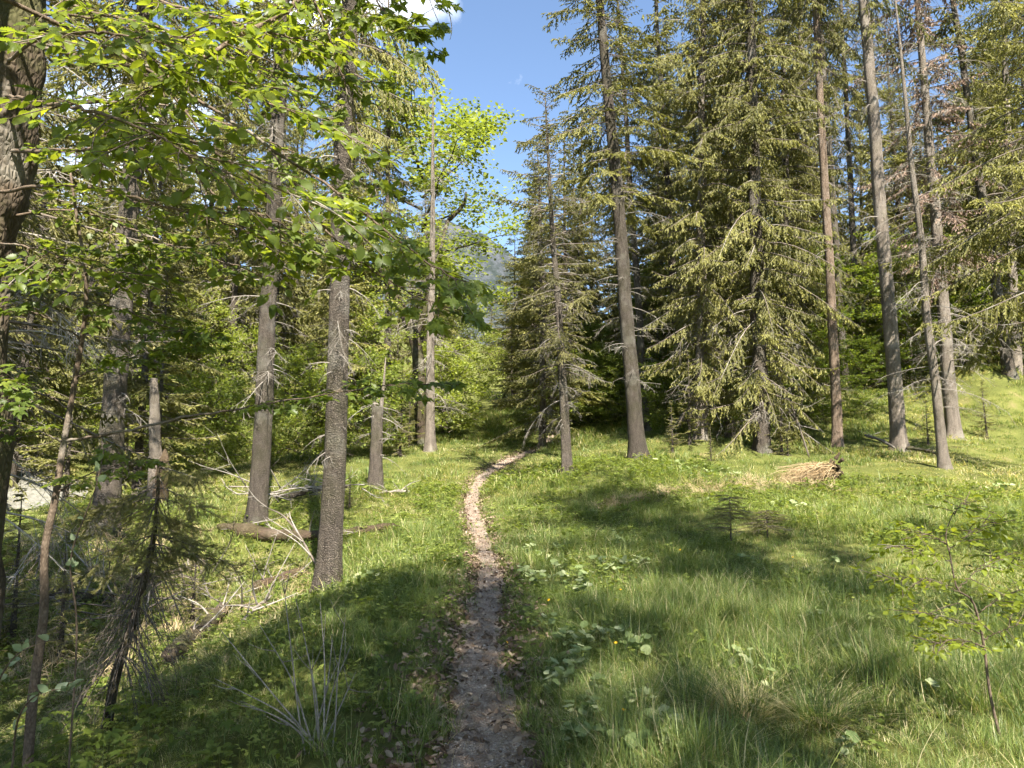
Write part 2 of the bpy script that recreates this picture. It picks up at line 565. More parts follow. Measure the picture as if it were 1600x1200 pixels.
ii, jj = np.meshgrid(np.arange(len(pc) - 1), np.arange(NS - 1), indexing='ij')
q = np.stack([ii * NS + jj, ii * NS + jj + 1, (ii + 1) * NS + jj + 1, (ii + 1) * NS + jj], -1).reshape(-1, 4)
pm.add(np.stack([PX, PY, PZ], -1).reshape(-1, 3), np.concatenate([q[:, [0, 1, 2]], q[:, [0, 2, 3]]]))
t = NT('path_gravel')
v = t.coords()
vo = t.n('ShaderNodeTexVoronoi')
vo.inputs['Scale'].default_value = 95
t.l(v, vo.inputs['Vector'])
c = t.ramp(vo.outputs['Color'], [(0.1, (0.22, 0.163, 0.12)), (0.5, (0.345, 0.27, 0.207)), (0.85, (0.45, 0.375, 0.305))])
c = t.mix(t.ramp(t.noise(v, 6, 7, 0.7), [(0.42, (0, 0, 0)), (0.62, (1, 1, 1))]), c, (0.23, 0.165, 0.12))
h = t.math('ADD', t.math('MULTIPLY', vo.outputs['Distance'], -1.0), t.noise(v, 14, 5))
M['path'] = t.done(t.pbr(c, 0.95, t.bump(h, 1.0, 0.02), 0.15))
tag(pm.build('path', M['path']), kind='structure')

# pale gravel flat of the stream in the valley floor to the left
sm = MB()
cx, cy = W(40, 852, 21.5)[:2]
a = np.linspace(0, 2 * math.pi, 60, endpoint=False)
rr = np.linspace(0, 1, 9)
rad = 1 + .35 * (vnoise(a * 2, a * 0, 4) - .5)
SX = cx - 3 + rr[:, None] * (np.cos(a) * rad)[None] * 4.6
SY = cy + 1 + rr[:, None] * (np.sin(a) * rad)[None] * 1.6
SZ = ground_h(SX, SY) + 0.05
i2, j2 = np.meshgrid(np.arange(8), np.arange(60), indexing='ij')
q = np.stack([i2 * 60 + j2, i2 * 60 + (j2 + 1) % 60, (i2 + 1) * 60 + (j2 + 1) % 60, (i2 + 1) * 60 + j2], -1).reshape(-1, 4)
sm.add(np.stack([SX, SY, SZ], -1).reshape(-1, 3), np.concatenate([q[:, [0, 1, 2]], q[:, [0, 2, 3]]]))
t = NT('limestone_gravel')
v = t.coords()
M['limestone'] = t.done(t.pbr(t.ramp(t.noise(v, 9, 8, .7), [(.3, (.08, .08, .06)), (.7, (.21, .2, .18))]), .9, t.bump(t.noise(v, 14, 6), .8, .05), .1))
tag(sm.build('gravel_flat', M['limestone']), kind='structure')

# limestone mountain far up the valley
mm = MB()
mx = np.linspace(-900, 1100, 150)
my = np.linspace(1300, 2500, 60)
MX, MY = np.meshgrid(mx, my)
pk = W(738, 338, 1750)
r = np.sqrt(((MX - pk[0] + 40) / 520) ** 2 + ((MY - 1800) / 520) ** 2)
ridge = 1 - np.abs(fbm(MX * .0045, MY * .0045, 77, 6) * 2 - 1)
MZ = 150 + np.clip(1.12 - r, 0, 1.2) * (pk[2] - 165) * (0.58 + .42 * ridge) + 60 * (fbm(MX * .02, MY * .02, 5, 5) - .5)
ii, jj = np.meshgrid(np.arange(59), np.arange(149), indexing='ij')
q = np.stack([ii * 150 + jj, ii * 150 + jj + 1, (ii + 1) * 150 + jj + 1, (ii + 1) * 150 + jj], -1).reshape(-1, 4)
mm.add(np.stack([MX, MY, MZ], -1).reshape(-1, 3), np.concatenate([q[:, [0, 1, 2]], q[:, [0, 2, 3]]]))
t = NT('mountain_hazed_rock')
v = t.coords((.01, .01, .01))
n = t.noise(v, 1.6, 10, .68)
c = t.ramp(n, [(.38, (.026, .034, .033)), (.46, (.036, .045, .043)), (.54, (.065, .072, .08)), (.75, (.105, .11, .122))])  # blue-grey of distant haze put into the rock colour
M['mountain'] = t.done(t.pbr(c, .95, t.bump(t.noise(v, 6, 10, .7), .8, 14), .05))
tag(mm.build('mountain', M['mountain']), kind='structure')

# ------------------------------------------------------------------ leaf and twig templates (x along the blade, z up)
def tri(V, T):
    return (np.asarray(V, float), np.asarray(T, int))


def prism():
    a = np.linspace(0, 2 * math.pi, 3, endpoint=False)
    V = [[0, math.cos(k), math.sin(k)] for k in a] + [[1, .35 * math.cos(k), .35 * math.sin(k)] for k in a]
    T = []
    for k in range(3):
        l = (k + 1) % 3
        T += [[k, l, 3 + l], [k, 3 + l, 3 + k]]
    return tri(V, T)


PRISM = prism()
KITE2 = tri([[0, 0, 0], [.35, .5, .0], [1, 0, 0], [.35, -.5, .0], [.35, 0, .5], [.35, 0, -.5]], [[0, 1, 2], [0, 2, 3], [0, 4, 2], [0, 2, 5]])


def spiky(n=7):
    V, T = [], []
    for ax in (1, 2):
        for i in range(n):
            for s in (-1, 1):
                x = i / n
                a, b, c = [x, 0, 0], [x + .09, 0, 0], [x + .22, 0, 0]
                c[ax] = s * .5 * (1 - .3 * x)
                k = len(V)
                V += [a, b, c]
                T.append([k, k + 1, k + 2])
    return tri(V, T)


SPIKY = spiky()
CARD = tri([[0, 0, 0], [.45, .38, .08], [1, 0, -.06], [.45, -.38, .08], [.45, 0, 0]], [[0, 4, 1], [4, 2, 1], [0, 3, 4], [4, 3, 2]])


def beech_leaf(seed=0, n=7, wide=.62):
    r = np.random.default_rng(seed)
    V, T = [], []
    cup, bend = r.uniform(-.12, .3), r.uniform(-.4, .12)
    ts = np.linspace(0, 1, n + 1)
    for t_ in ts:
        V.append([t_, 0, bend * t_ * t_])
    L = []
    for s in (-1, 1):
        row = []
        for i in range(2 * n - 1):
            t_ = (i + 1) / (2 * n)
            wv = wide * .5 * math.sin(math.pi * t_ ** .85) ** .8 * (1 + .07 * (-1) ** i + r.uniform(-.03, .03))
            V.append([t_ + .06 * wv, s * wv, bend * t_ * t_ + cup * wv * 2 + .016 * (-1) ** i + r.uniform(-.015, .015)])
            row.append(len(V) - 1)
        L.append(row)
    for s, row in zip((-1, 1), L):
        for i in range(n):
            mid0, mid1 = i, i + 1
            o = [row[k] for k in (2 * i - 1, 2 * i, 2 * i + 1) if 0 <= k < len(row)]
            pts = [mid0] + o + [mid1]
            for k in range(1, len(pts) - 1):
                f = [pts[0], pts[k], pts[k + 1]]
                T.append(f if s > 0 else f[::-1])
    return tri(V, T)


def palm_leaf(seed=0, lobes=5):
    r = np.random.default_rng(seed)
    angs = [-125, -62, 0, 62, 125]
    lens = [.52, .86, 1.0, .86, .52]
    pts = [(0.0, 0.0)]
    out = []
    for k, (a, l) in enumerate(zip(angs, lens)):
        for da, f in ((-27, .52), (-17, .74), (-11, .72), (-6, .88), (0, 1.0), (6, .88), (11, .72), (17, .74), (27, .52)):
            if da == -27 and k > 0:
                continue
            aa = math.radians(a + da + r.uniform(-2, 2))
            ff = l * f * r.uniform(.94, 1.05)
            out.append((math.cos(aa) * ff, math.sin(aa) * ff))
    dr = r.uniform(.1, .35)
    V = [[0, 0, 0]] + [[x * .62 + .0, y * .62, -dr * (x * x + y * y) * .4 + .05 * abs(math.sin(3 * math.atan2(y, x)))] for x, y in out]
    T = [[0, i, i + 1] for i in range(1, len(V) - 1)]
    return tri(V, T)


def round_leaf(seed=0, n=20):
    r = np.random.default_rng(seed)
    V = [[0, 0, 0]]
    rings = [.5, 1.0]
    for f in rings:
        for i in range(n):
            a = -math.pi + (i + .5) / n * 2 * math.pi
            heart = 1 - .62 * max(0, (abs(a) - 2.5) / .64) ** 1
            R = .5 * f * heart * (1 + .12 * math.cos(a)) * (1 + (r.uniform(-.05, .05) if f == 1 else 0))
            V.append([R * math.cos(a) + 0, R * math.sin(a), .16 * f * f * .5 + (.03 * math.sin(5 * a + seed) + r.uniform(-.012, .012)) * f])
    T = []
    for i in range(n - 1):
        T += [[0, 1 + i, 2 + i], [1 + i, 1 + n + i, 2 + n + i], [1 + i, 2 + n + i, 2 + i]]
    return tri(V, T)


BEECH = [beech_leaf(s, 7, .54 + .03 * s) for s in range(6)]
MAPLE = [palm_leaf(s) for s in range(3)]
ROUND = [round_leaf(s) for s in range(4)]
# ------------------------------------------------------------------ spruce trees
def trunk_mb(H, r0, seed=0, ns=18, flare=.85, bow=0.0, zmax=None, wob=.03):
    mb = MB()
    zt = H if zmax is None else zmax
    z = np.concatenate([np.linspace(-.35, 1.0, 12), np.arange(1.25, min(zt, 9), .28), np.arange(min(zt, 9), zt, .9), [zt]])
    z = np.unique(z)
    r = r0 * np.clip(1 - np.clip(z, 0, None) / (H * 1.03), 0.02, 1) ** .75
    P = np.stack([bow * np.sin(z / H * 3.0) + wob * (vnoise(z * .5, z * 0, seed) - .5) * 2, wob * (vnoise(z * .5, z * 0 + 9, seed) - .5) * 2, z], 1)
    a = np.linspace(0, 2 * math.pi, ns, endpoint=False)
    rp = np.random.default_rng(seed).uniform(0, 6.28, 3)
    lob = .5 + .35 * np.cos(4 * a + rp[0]) + .3 * np.cos(3 * a + rp[1])
    fl = flare * r0 * np.exp(-np.clip(z + .05, 0, None) / .30)[:, None] * lob[None]
    zz = z[:, None] + 0 * a[None]
    aa = np.arange(ns)[None] + 0 * zz
    rough = 1 + .10 * (vnoise(aa * .8, zz * 2.2, seed + 5) - .5) + .08 * (vnoise(aa * 1.0, zz * 7.0, seed + 8) - .5)
    R = r[:, None] * rough + fl
    V = P[:, None, :] + np.stack([R * np.cos(a)[None], R * np.sin(a)[None], 0 * R], -1)
    n = len(z)
    i, j = np.meshgrid(np.arange(n - 1), np.arange(ns), indexing='ij')
    q = np.stack([i * ns + j, i * ns + (j + 1) % ns, (i + 1) * ns + (j + 1) % ns, (i + 1) * ns + j], -1).reshape(-1, 4)
    T = np.concatenate([q[:, [0, 1, 2]], q[:, [0, 2, 3]]])
    V = np.concatenate([V.reshape(-1, 3), P[-1:] + [[0, 0, .02]]])
    jx = np.arange(ns)
    T = np.concatenate([T, np.stack([np.full(ns, n * ns), (n - 1) * ns + jx, (n - 1) * ns + (jx + 1) % ns], 1)])
    mb.add(V, T)
    return mb


def spruce_crown(seed, H, z0, Lmax, nb, droop=.5, sec=.10, shl=.12, shw=.036, trs=.075, fol=1.0, bare_in=.22, pend=.45, tmpl=KITE2, prof=.75, low_bare=0.0, seclen=.34, up=.22, sleeve=True, rbr=.022):
    r = np.random.default_rng(seed)
    needles, wood = MB(), MB()
    for i in range(nb):
        rel = np.clip((i + r.normal(0.5, 3.0)) / nb, 0, .995)
        z = z0 + (H - z0) * rel
        L = Lmax * max(.05, (1 - rel)) ** prof * (.72 + .28 * min(1, rel * 5)) * r.choice([r.uniform(.35, .75), r.uniform(.7, 1.2)], p=[.4, .6]) * (.75 + .5 * float(vnoise(np.array([z * .55]), np.array([i * 2.39996 % 6.283 * .8]), seed)[0]))
        az = i * 2.39996 + r.uniform(-.9, .9)
        o = np.array([math.cos(az), math.sin(az), 0])
        s = np.array([-o[1], o[0], 0])
        a = -.18 + .7 * rel + r.uniform(-.28, .22)
        dr = droop * (1 - .6 * rel) * r.uniform(.5, 1.6)
        tt = np.linspace(0, 1, 8)
        bend = r.uniform(-.18, .18)
        ax = np.array([0, 0, z]) + o * (L * tt)[:, None] + s * (bend * L * tt ** 2)[:, None] + UP * (L * (a * tt - dr * tt ** 2 + up * (1 - rel) * tt ** 3.5))[:, None]
        rb = (rbr + .009 * L) * .5
        wood.tube(ax, rb * (1 - .88 * tt), 4, r.uniform(.2, .8), cap=False)
        f_here = fol if rel > low_bare else fol * .12
        m = max(3, int(L / sec))
        t2 = np.repeat(np.linspace(.12, .99, m), 2) + r.uniform(-.02, .02, 2 * m)
        t2 = np.clip(t2, 0.06, 1)
        side = np.tile([-1.0, 1.0], m)
        k = t2 * 7
        i0 = np.clip(k.astype(int), 0, 6)
        f = (k - i0)[:, None]
        p = ax[i0] * (1 - f) + ax[i0 + 1] * f
        tg_ = nrm(ax[i0 + 1] - ax[i0])
        d = nrm(tg_ * r.uniform(.35, .9, (2 * m, 1)) + s * (side * r.uniform(.5, 1, 2 * m))[:, None] + UP * (-pend * r.uniform(.1, 3.4, 2 * m) * (1 - .4 * rel))[:, None])
        clump = .55 + .9 * vnoise(t2 * L * 2.2 + 13 * i, side + 7.0, seed)
        ln = np.clip(L * seclen * ((1 - t2) * .85 + .16) * r.uniform(.5, 1.3, 2 * m) * clump, .07, .85)
        fr = frames(d)
        wood.inst(PRISM, p, fr * np.stack([ln, np.full(2 * m, .0045), np.full(2 * m, .0045)], 1)[:, None, :], r.uniform(0, 1, 2 * m))
        # needle-covered shoots
        keep = (t2 > bare_in + r.uniform(-.1, .1, 2 * m)) & (r.uniform(0, 1, 2 * m) < f_here * np.clip(clump * 1.15, 0, 1))
        if not keep.any():
            continue
        p, d, ln, fr2 = p[keep], d[keep], ln[keep], fr[keep]
        bt = r.uniform(-.24, .24)
        cnt = np.maximum(2, np.ceil(ln / trs)).astype(int)
        idx = np.repeat(np.arange(len(p)), cnt)
        off = np.arange(len(idx)) - np.repeat(np.cumsum(cnt) - cnt, cnt)
        u = (off + r.uniform(.2, 1, len(idx))) / cnt[idx]
        sd_ = np.where(off % 2 == 0, 1.0, -1.0)
        sp = p[idx] + d[idx] * (ln[idx] * u)[:, None]
        y = fr2[idx][:, :, 1]
        ds = nrm(d[idx] * .8 + y * (sd_ * r.uniform(.3, .9, len(idx)))[:, None] + r.normal(0, .22, (len(idx), 3)) + UP * (-pend * r.uniform(0, 1.3, len(idx)))[:, None])
        sl = shl * r.uniform(.55, 1.3, len(idx))
        sw = shw * r.uniform(.75, 1.25, len(idx))
        needles.inst(tmpl, sp, frames(ds, roll=r.uniform(0, 6.28, len(idx))) * np.stack([sl, sw, sw], 1)[:, None, :], np.clip(.42 + bt + r.normal(0, .16, len(idx)) + .15 * u, 0, 1))
        if sleeve:
            needles.inst(tmpl, p, frames(d, roll=r.uniform(0, 6.28, len(p))) * np.stack([ln * 1.08, np.full(len(p), shw * .9), np.full(len(p), shw * .9)], 1)[:, None, :], np.clip(.35 + bt + r.normal(0, .12, len(p)), 0, 1))
    return needles, wood


def dead_twigs(seed, z0, z1, n, L0, droop=.35, sub=6, rad=.010):
    """bare grey branches of a lower trunk"""
    r = np.random.default_rng(seed)
    mb = MB()
    for i in range(n):
        z = r.uniform(z0, z1)
        az = r.uniform(0, 6.283)
        L = L0 * r.uniform(.3, 1.15)
        o = np.array([math.cos(az), math.sin(az), 0])
        s = np.array([-o[1], o[0], 0])
        tt = np.linspace(0, 1, 7)
        ax = np.array([0, 0, z]) + o * (L * tt)[:, None] + s * (r.uniform(-.25, .25) * L * tt ** 2)[:, None] + UP * (L * (r.uniform(-.1, .2) * tt - droop * r.uniform(.4, 1.5) * tt ** 2))[:, None]
        mb.tube(ax, (rad + .004 * L) * (1 - .85 * tt), 4, r.uniform(0, 1), cap=False)
        m = int(sub * L) + 2
        t2 = r.uniform(.25, .98, m)
        k = t2 * 6
        i0 = np.clip(k.astype(int), 0, 5)
        f = (k - i0)[:, None]
        p = ax[i0] * (1 - f) + ax[i0 + 1] * f
        tg_ = nrm(ax[i0 + 1] - ax[i0])
        d = nrm(tg_ * .6 + s * r.choice([-1, 1], m)[:, None] * r.uniform(.3, 1, m)[:, None] + UP * r.uniform(-.9, .1, m)[:, None])
        ln = L * r.uniform(.12, .42, m)
        mb.inst(PRISM, p, frames(d) * np.stack([ln, np.full(m, .0045), np.full(m, .0045)], 1)[:, None, :], r.uniform(0, 1, m))
        p2 = np.repeat(p + d * (ln * .5)[:, None], 3, 0) + np.repeat(d * ln[:, None], 3, 0) * r.uniform(-.3, .4, (3 * m, 1))
        d2 = nrm(np.repeat(d, 3, 0) + r.normal(0, .6, (3 * m, 3)) + [0, 0, -.3])
        l2 = np.repeat(ln, 3) * r.uniform(.2, .5, 3 * m)
        mb.inst(PRISM, p2, frames(d2) * np.stack([l2, np.full(3 * m, .003), np.full(3 * m, .003)], 1)[:, None, :], r.uniform(0, 1, 3 * m))
    return mb


CROWN = {}


def add_crown(key, H, mat, dead=None, **kw):
    n, wd = spruce_crown(H=H, **kw)
    d = dict(H=H, crown=n.mesh('crown', M[mat]), wood=wd.mesh('branches', M['twig']))
    if dead:
        d['dead'] = dead_twigs(**dead).mesh('dead_branches', M['twig_dead'])
    CROWN[key] = d


add_crown('high1', 24, 'needle', dead=dict(seed=1, z0=2.2, z1=9, n=46, L0=1.3), seed=21, z0=7.5, Lmax=2.6, nb=185, droop=.42, sec=.11, trs=.045, shl=.11, shw=.034)
add_crown('high2', 24, 'needle', dead=dict(seed=2, z0=2.5, z1=10, n=40, L0=1.2), seed=22, z0=9, Lmax=2.5, nb=165, droop=.5, sec=.11, trs=.045, shl=.11, shw=.034)
add_crown('curtain1', 22, 'needle', dead=dict(seed=3, z0=.8, z1=4, n=40, L0=1.3, droop=.6), seed=23, z0=1.5, Lmax=2.4, nb=345, bare_in=.04, droop=.62, pend=.9, sec=.11, trs=.043, shl=.105, shw=.031, seclen=.3, up=.3, prof=.35)
add_crown('curtain2', 22, 'needle', dead=dict(seed=4, z0=.8, z1=4, n=40, L0=1.3, droop=.6), seed=24, z0=1.0, Lmax=2.4, nb=345, bare_in=.04, droop=.7, pend=.9, sec=.11, trs=.043, shl=.105, shw=.031, seclen=.3, up=.32, prof=.35)
add_crown('full1', 18, 'needle_dark', dead=dict(seed=5, z0=.6, z1=3, n=24, L0=1.1), seed=25, z0=1.4, Lmax=2.7, nb=170, droop=.45, sec=.13, trs=.08, shl=.17, shw=.06, prof=.65)
add_crown('full2', 18, 'needle', dead=dict(seed=6, z0=.6, z1=3, n=24, L0=1.1), seed=26, z0=.8, Lmax=2.5, nb=170, droop=.35, sec=.13, trs=.08, shl=.17, shw=.06, prof=.65)
add_crown('sparse', 10, 'needle_dark', dead=dict(seed=7, z0=1.2, z1=7, n=60, L0=1.3, droop=.4, sub=9), seed=27, z0=2.6, Lmax=2.2, nb=115, droop=.24, sec=.09, trs=.06, shl=.10, shw=.03, bare_in=.32, prof=.42, pend=.35)
add_crown('young', 5, 'needle', seed=28, z0=.2, Lmax=1.15, nb=85, droop=.15, sec=.08, trs=.055, shl=.10, shw=.035, pend=.2, prof=.9)
add_crown('dying', 20, 'needle_dead', dead=dict(seed=9, z0=1.6, z1=17, n=90, L0=1.35, droop=.55, sub=9), seed=29, z0=5.0, Lmax=1.9, nb=140, droop=.75, fol=1.0, pend=.7, trs=.05, shl=.11, shw=.034, up=.35, prof=.4)
add_crown('broad', 20, 'needle', dead=dict(seed=10, z0=1.5, z1=5, n=20, L0=1.2), seed=30, z0=4.0, Lmax=3.4, nb=135, droop=.42, sec=.10, trs=.048, shl=.105, shw=.031, pend=.6, up=.3)
TRUNKS = {}


def spruce(label, base, top, diam, H, key, group=None, bark='bark', spread=1.0, spin=None, seed=0, bow=0.0, name='spruce_tree', dead=True, crown=True, cz=1.0, zmax=None):
    """base, top: world points on the axis"""
    base, top = np.array(base, float), np.array(top, float)
    t = thing(name, label, 'tree', base, group)
    ax = nrm(top - base)
    t.rotation_mode = 'QUATERNION'
    t.rotation_quaternion = Vector((0, 0, 1)).rotation_difference(Vector(ax))
    k = (round(H), round(diam, 2), bark, seed % 4 if group else seed, bow)
    if k not in TRUNKS:
        TRUNKS[k] = trunk_mb(H, diam / 2, seed, bow=bow, ns=16 if not group else 10, zmax=zmax).mesh('trunk', M[bark])
    obj('trunk', TRUNKS[k], t)
    c = CROWN[key]
    sp = rng.uniform(0, 6.28) if spin is None else spin
    for nm, part in (('crown', 'crown'), ('branches', 'wood'), ('dead_branches', 'dead')):
        if part not in c or (part == 'dead' and not dead) or (part != 'dead' and not crown):
            continue
        o = obj(nm, c[part], t)
        o.rotation_euler = (0, 0, sp)
        o.scale = (spread, spread, H / c['H'] * (cz if part != 'dead' else 1))
        o['kind'] = 'stuff'
    return t


def at(u, v, D):
    p = W(u, v, D)
    return np.array([p[0], p[1], gz(p[0], p[1]) - .03])


HERO = [
    # label, base px, D, axis px at v=0-ish, diam, H, crown, kwargs
    ('thick grey spruce trunk standing on the bank just beside the path', (513, 940), 9.8, (546, 0), .325, 20, 'high1', dict(spread=.5, spin=.6, seed=101)),
    ('spruce with brown scaly trunk rising behind the lying log', (403, 820), 14, (438, 0), .37, 24, 'high2', dict(seed=102, bow=.06)),
    ('dark spruce trunk in shade behind the thin beech sapling', (165, 832), 13.5, (205, 300), .46, 24, 'high1', dict(seed=103)),
    ('slim pale spruce with bare side twigs in front of the bright maple', (672, 705), 24, (676, 170), .34, 13.2, 'dying', dict(bark='bark_pale', seed=104, crown=False)),
    ('slender dark spruce with drooping thin twigs right beside the path bend', (887, 738), 17, (858, 250), .25, 9.6, 'sparse', dict(seed=105, spread=.74)),
    ('tall leaning spruce with flared root and ribbed trunk above the path', (998, 716), 19, (938, 0), .44, 22, 'high1', dict(seed=106, spin=2.2, spread=1.0)),
    ('thin straight spruce directly behind the tall leaning one', (1010, 670), 26, (985, 300), .30, 21, 'high2', dict(seed=107)),
    ('dense spruce hung with drooping green boughs, the farther of the curtain pair', (1095, 683), 21.5, (1098, 0), .36, 22, 'curtain1', dict(seed=108, spread=.92, bark='bark_pale')),
    ('dense spruce hung with drooping green boughs and stub branches down to the grass', (1190, 705), 20.5, (1172, 0), .46, 24, 'curtain2', dict(seed=109, spread=1.05)),
    ('spruce with orange peeling bark on a bare straight stem', (1310, 698), 22, (1274, 0), .31, 33, 'high2', dict(seed=110, bark='bark_orange', spread=.75)),
    ('slim grey spruce stem just behind the orange barked one', (1322, 612), 30, (1290, 150), .32, 33, 'high2', dict(seed=111)),
    ('stout spruce with pale plated bark in full sun', (1405, 702), 21, (1350, 0), .43, 35, 'high2', dict(seed=112, bark='bark_pale', spin=1.0, spread=.85)),
    ('leaning grey dead spruce with bare twigs at the front of the meadow edge', (1475, 732), 18, (1404, 50), .25, 13.5, 'dying', dict(seed=113, bark='bark_pale', crown=False)),
    ('dying spruce draped with brown needles behind the leaning dead one', (1489, 682), 23.5, (1434, 0), .45, 22, 'dying', dict(seed=114, bark='bark_pale', spread=1.35)),
    ('dark slim spruce stem deep between the orange and the plated trunk', (1345, 600), 33, (1322, 150), .34, 32, 'high2', dict(seed=115)),
    ('spruce with light green boughs hanging in at the frame edge over the meadow', (1680, 700), 17, (1610, 0), .42, 21, 'broad', dict(seed=116, spread=1.05)),
    ('drooping green spruce between the two curtain spruces set back', (1142, 690), 24, (1140, 0), .34, 23, 'curtain2', dict(seed=120, spread=.95)),
    ('drooping green spruce just right of the curtain pair set back', (1236, 684), 25.5, (1222, 0), .34, 23, 'curtain1', dict(seed=121, spread=.9)),
    ('broad olive spruce crown right behind the slender dark spruce', (848, 698), 26, (842, 250), .26, 10.6, 'full2', dict(seed=122, spread=.95)),
    ('dark twiggy spruce at the frame edge behind the thin sapling', (-25, 880), 8.6, (-10, 300), .24, 11.5, 'sparse', dict(seed=118, spread=1.15, bark='bark_moss')),
    ('pale stem far back at the edge of the wood past the dying spruce', (1590, 608), 29, (1578, 300), .42, 23, 'high1', dict(seed=117, bark='bark_pale')),
]
for lb, (u, v), D, (u2, v2), dm, H, key, kw in HERO:
    b = at(u, v, D)
    spruce(lb, b, W(u2, v2, D), dm, H, key, **kw)

# broken spruce trunk left of the path
b = at(588, 772, 17)
bs = thing('broken_tree', 'snapped spruce trunk with a thin splinter standing left of the path', 'dead tree', b)
mb = trunk_mb(8, .165, 201, ns=14, zmax=2.1)
mb.build('trunk', M['bark'], bs)
mb = MB()
mb.tube([[.05, 0, 1.6], [.08, 0, 2.2], [.12, .02, 2.7], [.15, .02, 3.3]], [.07, .05, .03, .008], 6)
mb.tube([[-.08, .02, 1.8], [-.09, .0, 2.3], [-.1, .0, 2.5]], [.06, .03, .005], 5)
mb.build('splinter', M['bark_pale'], bs)
dead_twigs(77, .6, 2.6, 16, .9).build('dead_branches', M['twig_dead'], bs)

# ------------------------------------------------------------------ broadleaf trees
def broadleaf(seed, H, R, z0, nl, leaf, size, nlimb=14, r0=.12, lean=(0, 0), flat=.35, cl=.45, sub=6):
    r = np.random.default_rng(seed)
    stem, wood, lv = MB(), MB(), MB()
    z = np.linspace(-.2, H * .9, 12)
    P = np.stack([lean[0] * (z / H) ** 1.5 * H + .1 * (vnoise(z * .6, 0 * z, seed) - .5), lean[1] * (z / H) * H + .1 * (vnoise(z * .6, 0 * z + 5, seed) - .5), z], 1)
    stem.tube(P, r0 * np.clip(1 - z / H, .06, 1.1), 9)
    tips = []
    for i in range(nlimb):
        f = z0 + (1 - z0) * (i + r.uniform(0, 1)) / nlimb * .92
        b = np.array([np.interp(f * H, z, P[:, k]) for k in range(3)])
        az = i * 2.4 + r.uniform(-.5, .5)
        rel = (f - z0) / (1 - z0)
        L = R * (math.sin(math.pi * min(1, .25 + rel * .72)) ** .7) * r.uniform(.65, 1.15)
        d = np.array([math.cos(az), math.sin(az), .35 + .6 * rel])
        tt = np.linspace(0, 1, 7)[:, None]
        ax = b + d * L * tt + UP * (-.12 * L * tt ** 2) + r.normal(0, .04 * L, (7, 3)) * tt
        wood.tube(ax, (r0 * .36 * (1 - .5 * rel)) * (1 - .9 * tt[:, 0]), 5, cap=False)
        for j in range(sub):
            t_ = r.uniform(.3, 1)
            k = t_ * 6
            i0 = min(5, int(k))
            p = ax[i0] + (ax[i0 + 1] - ax[i0]) * (k - i0)
            dd = nrm(d * .5 + r.normal(0, .8, 3) * [1, 1, .5] + [0, 0, .15])
            ll = R * .38 * r.uniform(.5, 1.2)
            wood.tube([p, p + dd * ll * .5 + r.normal(0, .03, 3), p + dd * ll], [.012, .008, .003], 3, cap=False)
            tips.append((p + dd * ll * .35, ll))
            tips.append((p + dd * ll * .95, ll))
    tips_p = np.array([a for a, _ in tips])
    per = nl // len(tips)
    n = per * len(tips)
    idx = np.repeat(np.arange(len(tips)), per)
    sc_ = cl * R * .42 * r.uniform(.6, 1.3, len(tips))
    off = nrm(r.normal(0, 1, (n, 3))) * (r.uniform(0, 1, n) ** .5)[:, None] * [1, 1, flat + .1]
    pos = tips_p[idx] + off * sc_[idx][:, None]
    d = nrm(off * .5 + r.normal(0, 1, (n, 3)) * [1, 1, .35] + [0, 0, -.15])
    nup = nrm(np.array([0, 0, 1.0]) + r.normal(0, .45, (n, 3)))
    s = size * r.uniform(.6, 1.25, n)
    ct = r.uniform(-.15, .15, len(tips))
    lv.inst(leaf, pos, frames(d, nup) * s[:, None, None], np.clip(.5 + ct[idx] + r.normal(0, .2, n), 0, 1))
    return stem, wood, lv


BL = {}
for key, kw, mat, bark in (
        ('maple_bg', dict(seed=41, H=13, R=4.2, z0=.35, nl=13000, leaf=CARD, size=.17, nlimb=18, r0=.2, sub=8), 'bush_leaf', 'bark_moss'),
        ('bush1', dict(seed=42, H=3.2, R=1.7, z0=.08, nl=9000, leaf=CARD, size=.10, nlimb=22, r0=.04, sub=7), 'bush_leaf', 'twig'),
        ('bush2', dict(seed=43, H=5.0, R=1.6, z0=.12, nl=7000, leaf=CARD, size=.09, nlimb=22, r0=.05, sub=7), 'bush_leaf', 'twig'),
        ('beechlet', dict(seed=44, H=7.5, R=2.3, z0=.1, nl=13000, leaf=CARD, size=.12, nlimb=30, r0=.06, flat=.12, sub=6), 'maple_leaf', 'twig_beech'),
        ('shade_beech', dict(seed=45, H=13, R=4.3, z0=.5, nl=27000, leaf=CARD, size=.14, nlimb=24, r0=.17, sub=8), 'beech_leaf', 'bark_moss'),
        ('thin_beech', dict(seed=46, H=13, R=4.3, z0=.45, nl=8000, leaf=CARD, size=.13, nlimb=18, r0=.17, sub=6), 'beech_leaf', 'bark_moss')):
    s_, a, b = broadleaf(**kw)
    BL[key] = (kw['H'], s_.mesh('trunk', M[bark]), a.mesh('branches', M[bark]), b.mesh('crown', M[mat]))


def leafy(name, label, cat, base, H, key, group=None, spread=1.0, spin=None, lean=None):
    t = thing(name, label, cat, base, group)
    h0, wm, bm, lm = BL[key]
    k = H / h0
    for nm, me in (('trunk', wm), ('branches', bm), ('crown', lm)):
        o = obj(nm, me, t)
        o.scale = (k * spread, k * spread, k)
        if nm != 'trunk':
            o['kind'] = 'stuff'
    t.rotation_euler = (lean[0] if lean else 0, lean[1] if lean else 0, rng.uniform(0, 6.28) if spin is None else spin)
    return t


leafy('maple_tree', 'bright yellow green maple in spring leaf against the blue sky', 'tree', at(655, 690, 31), 14.8, 'maple_bg', spin=.4, spread=1.08)
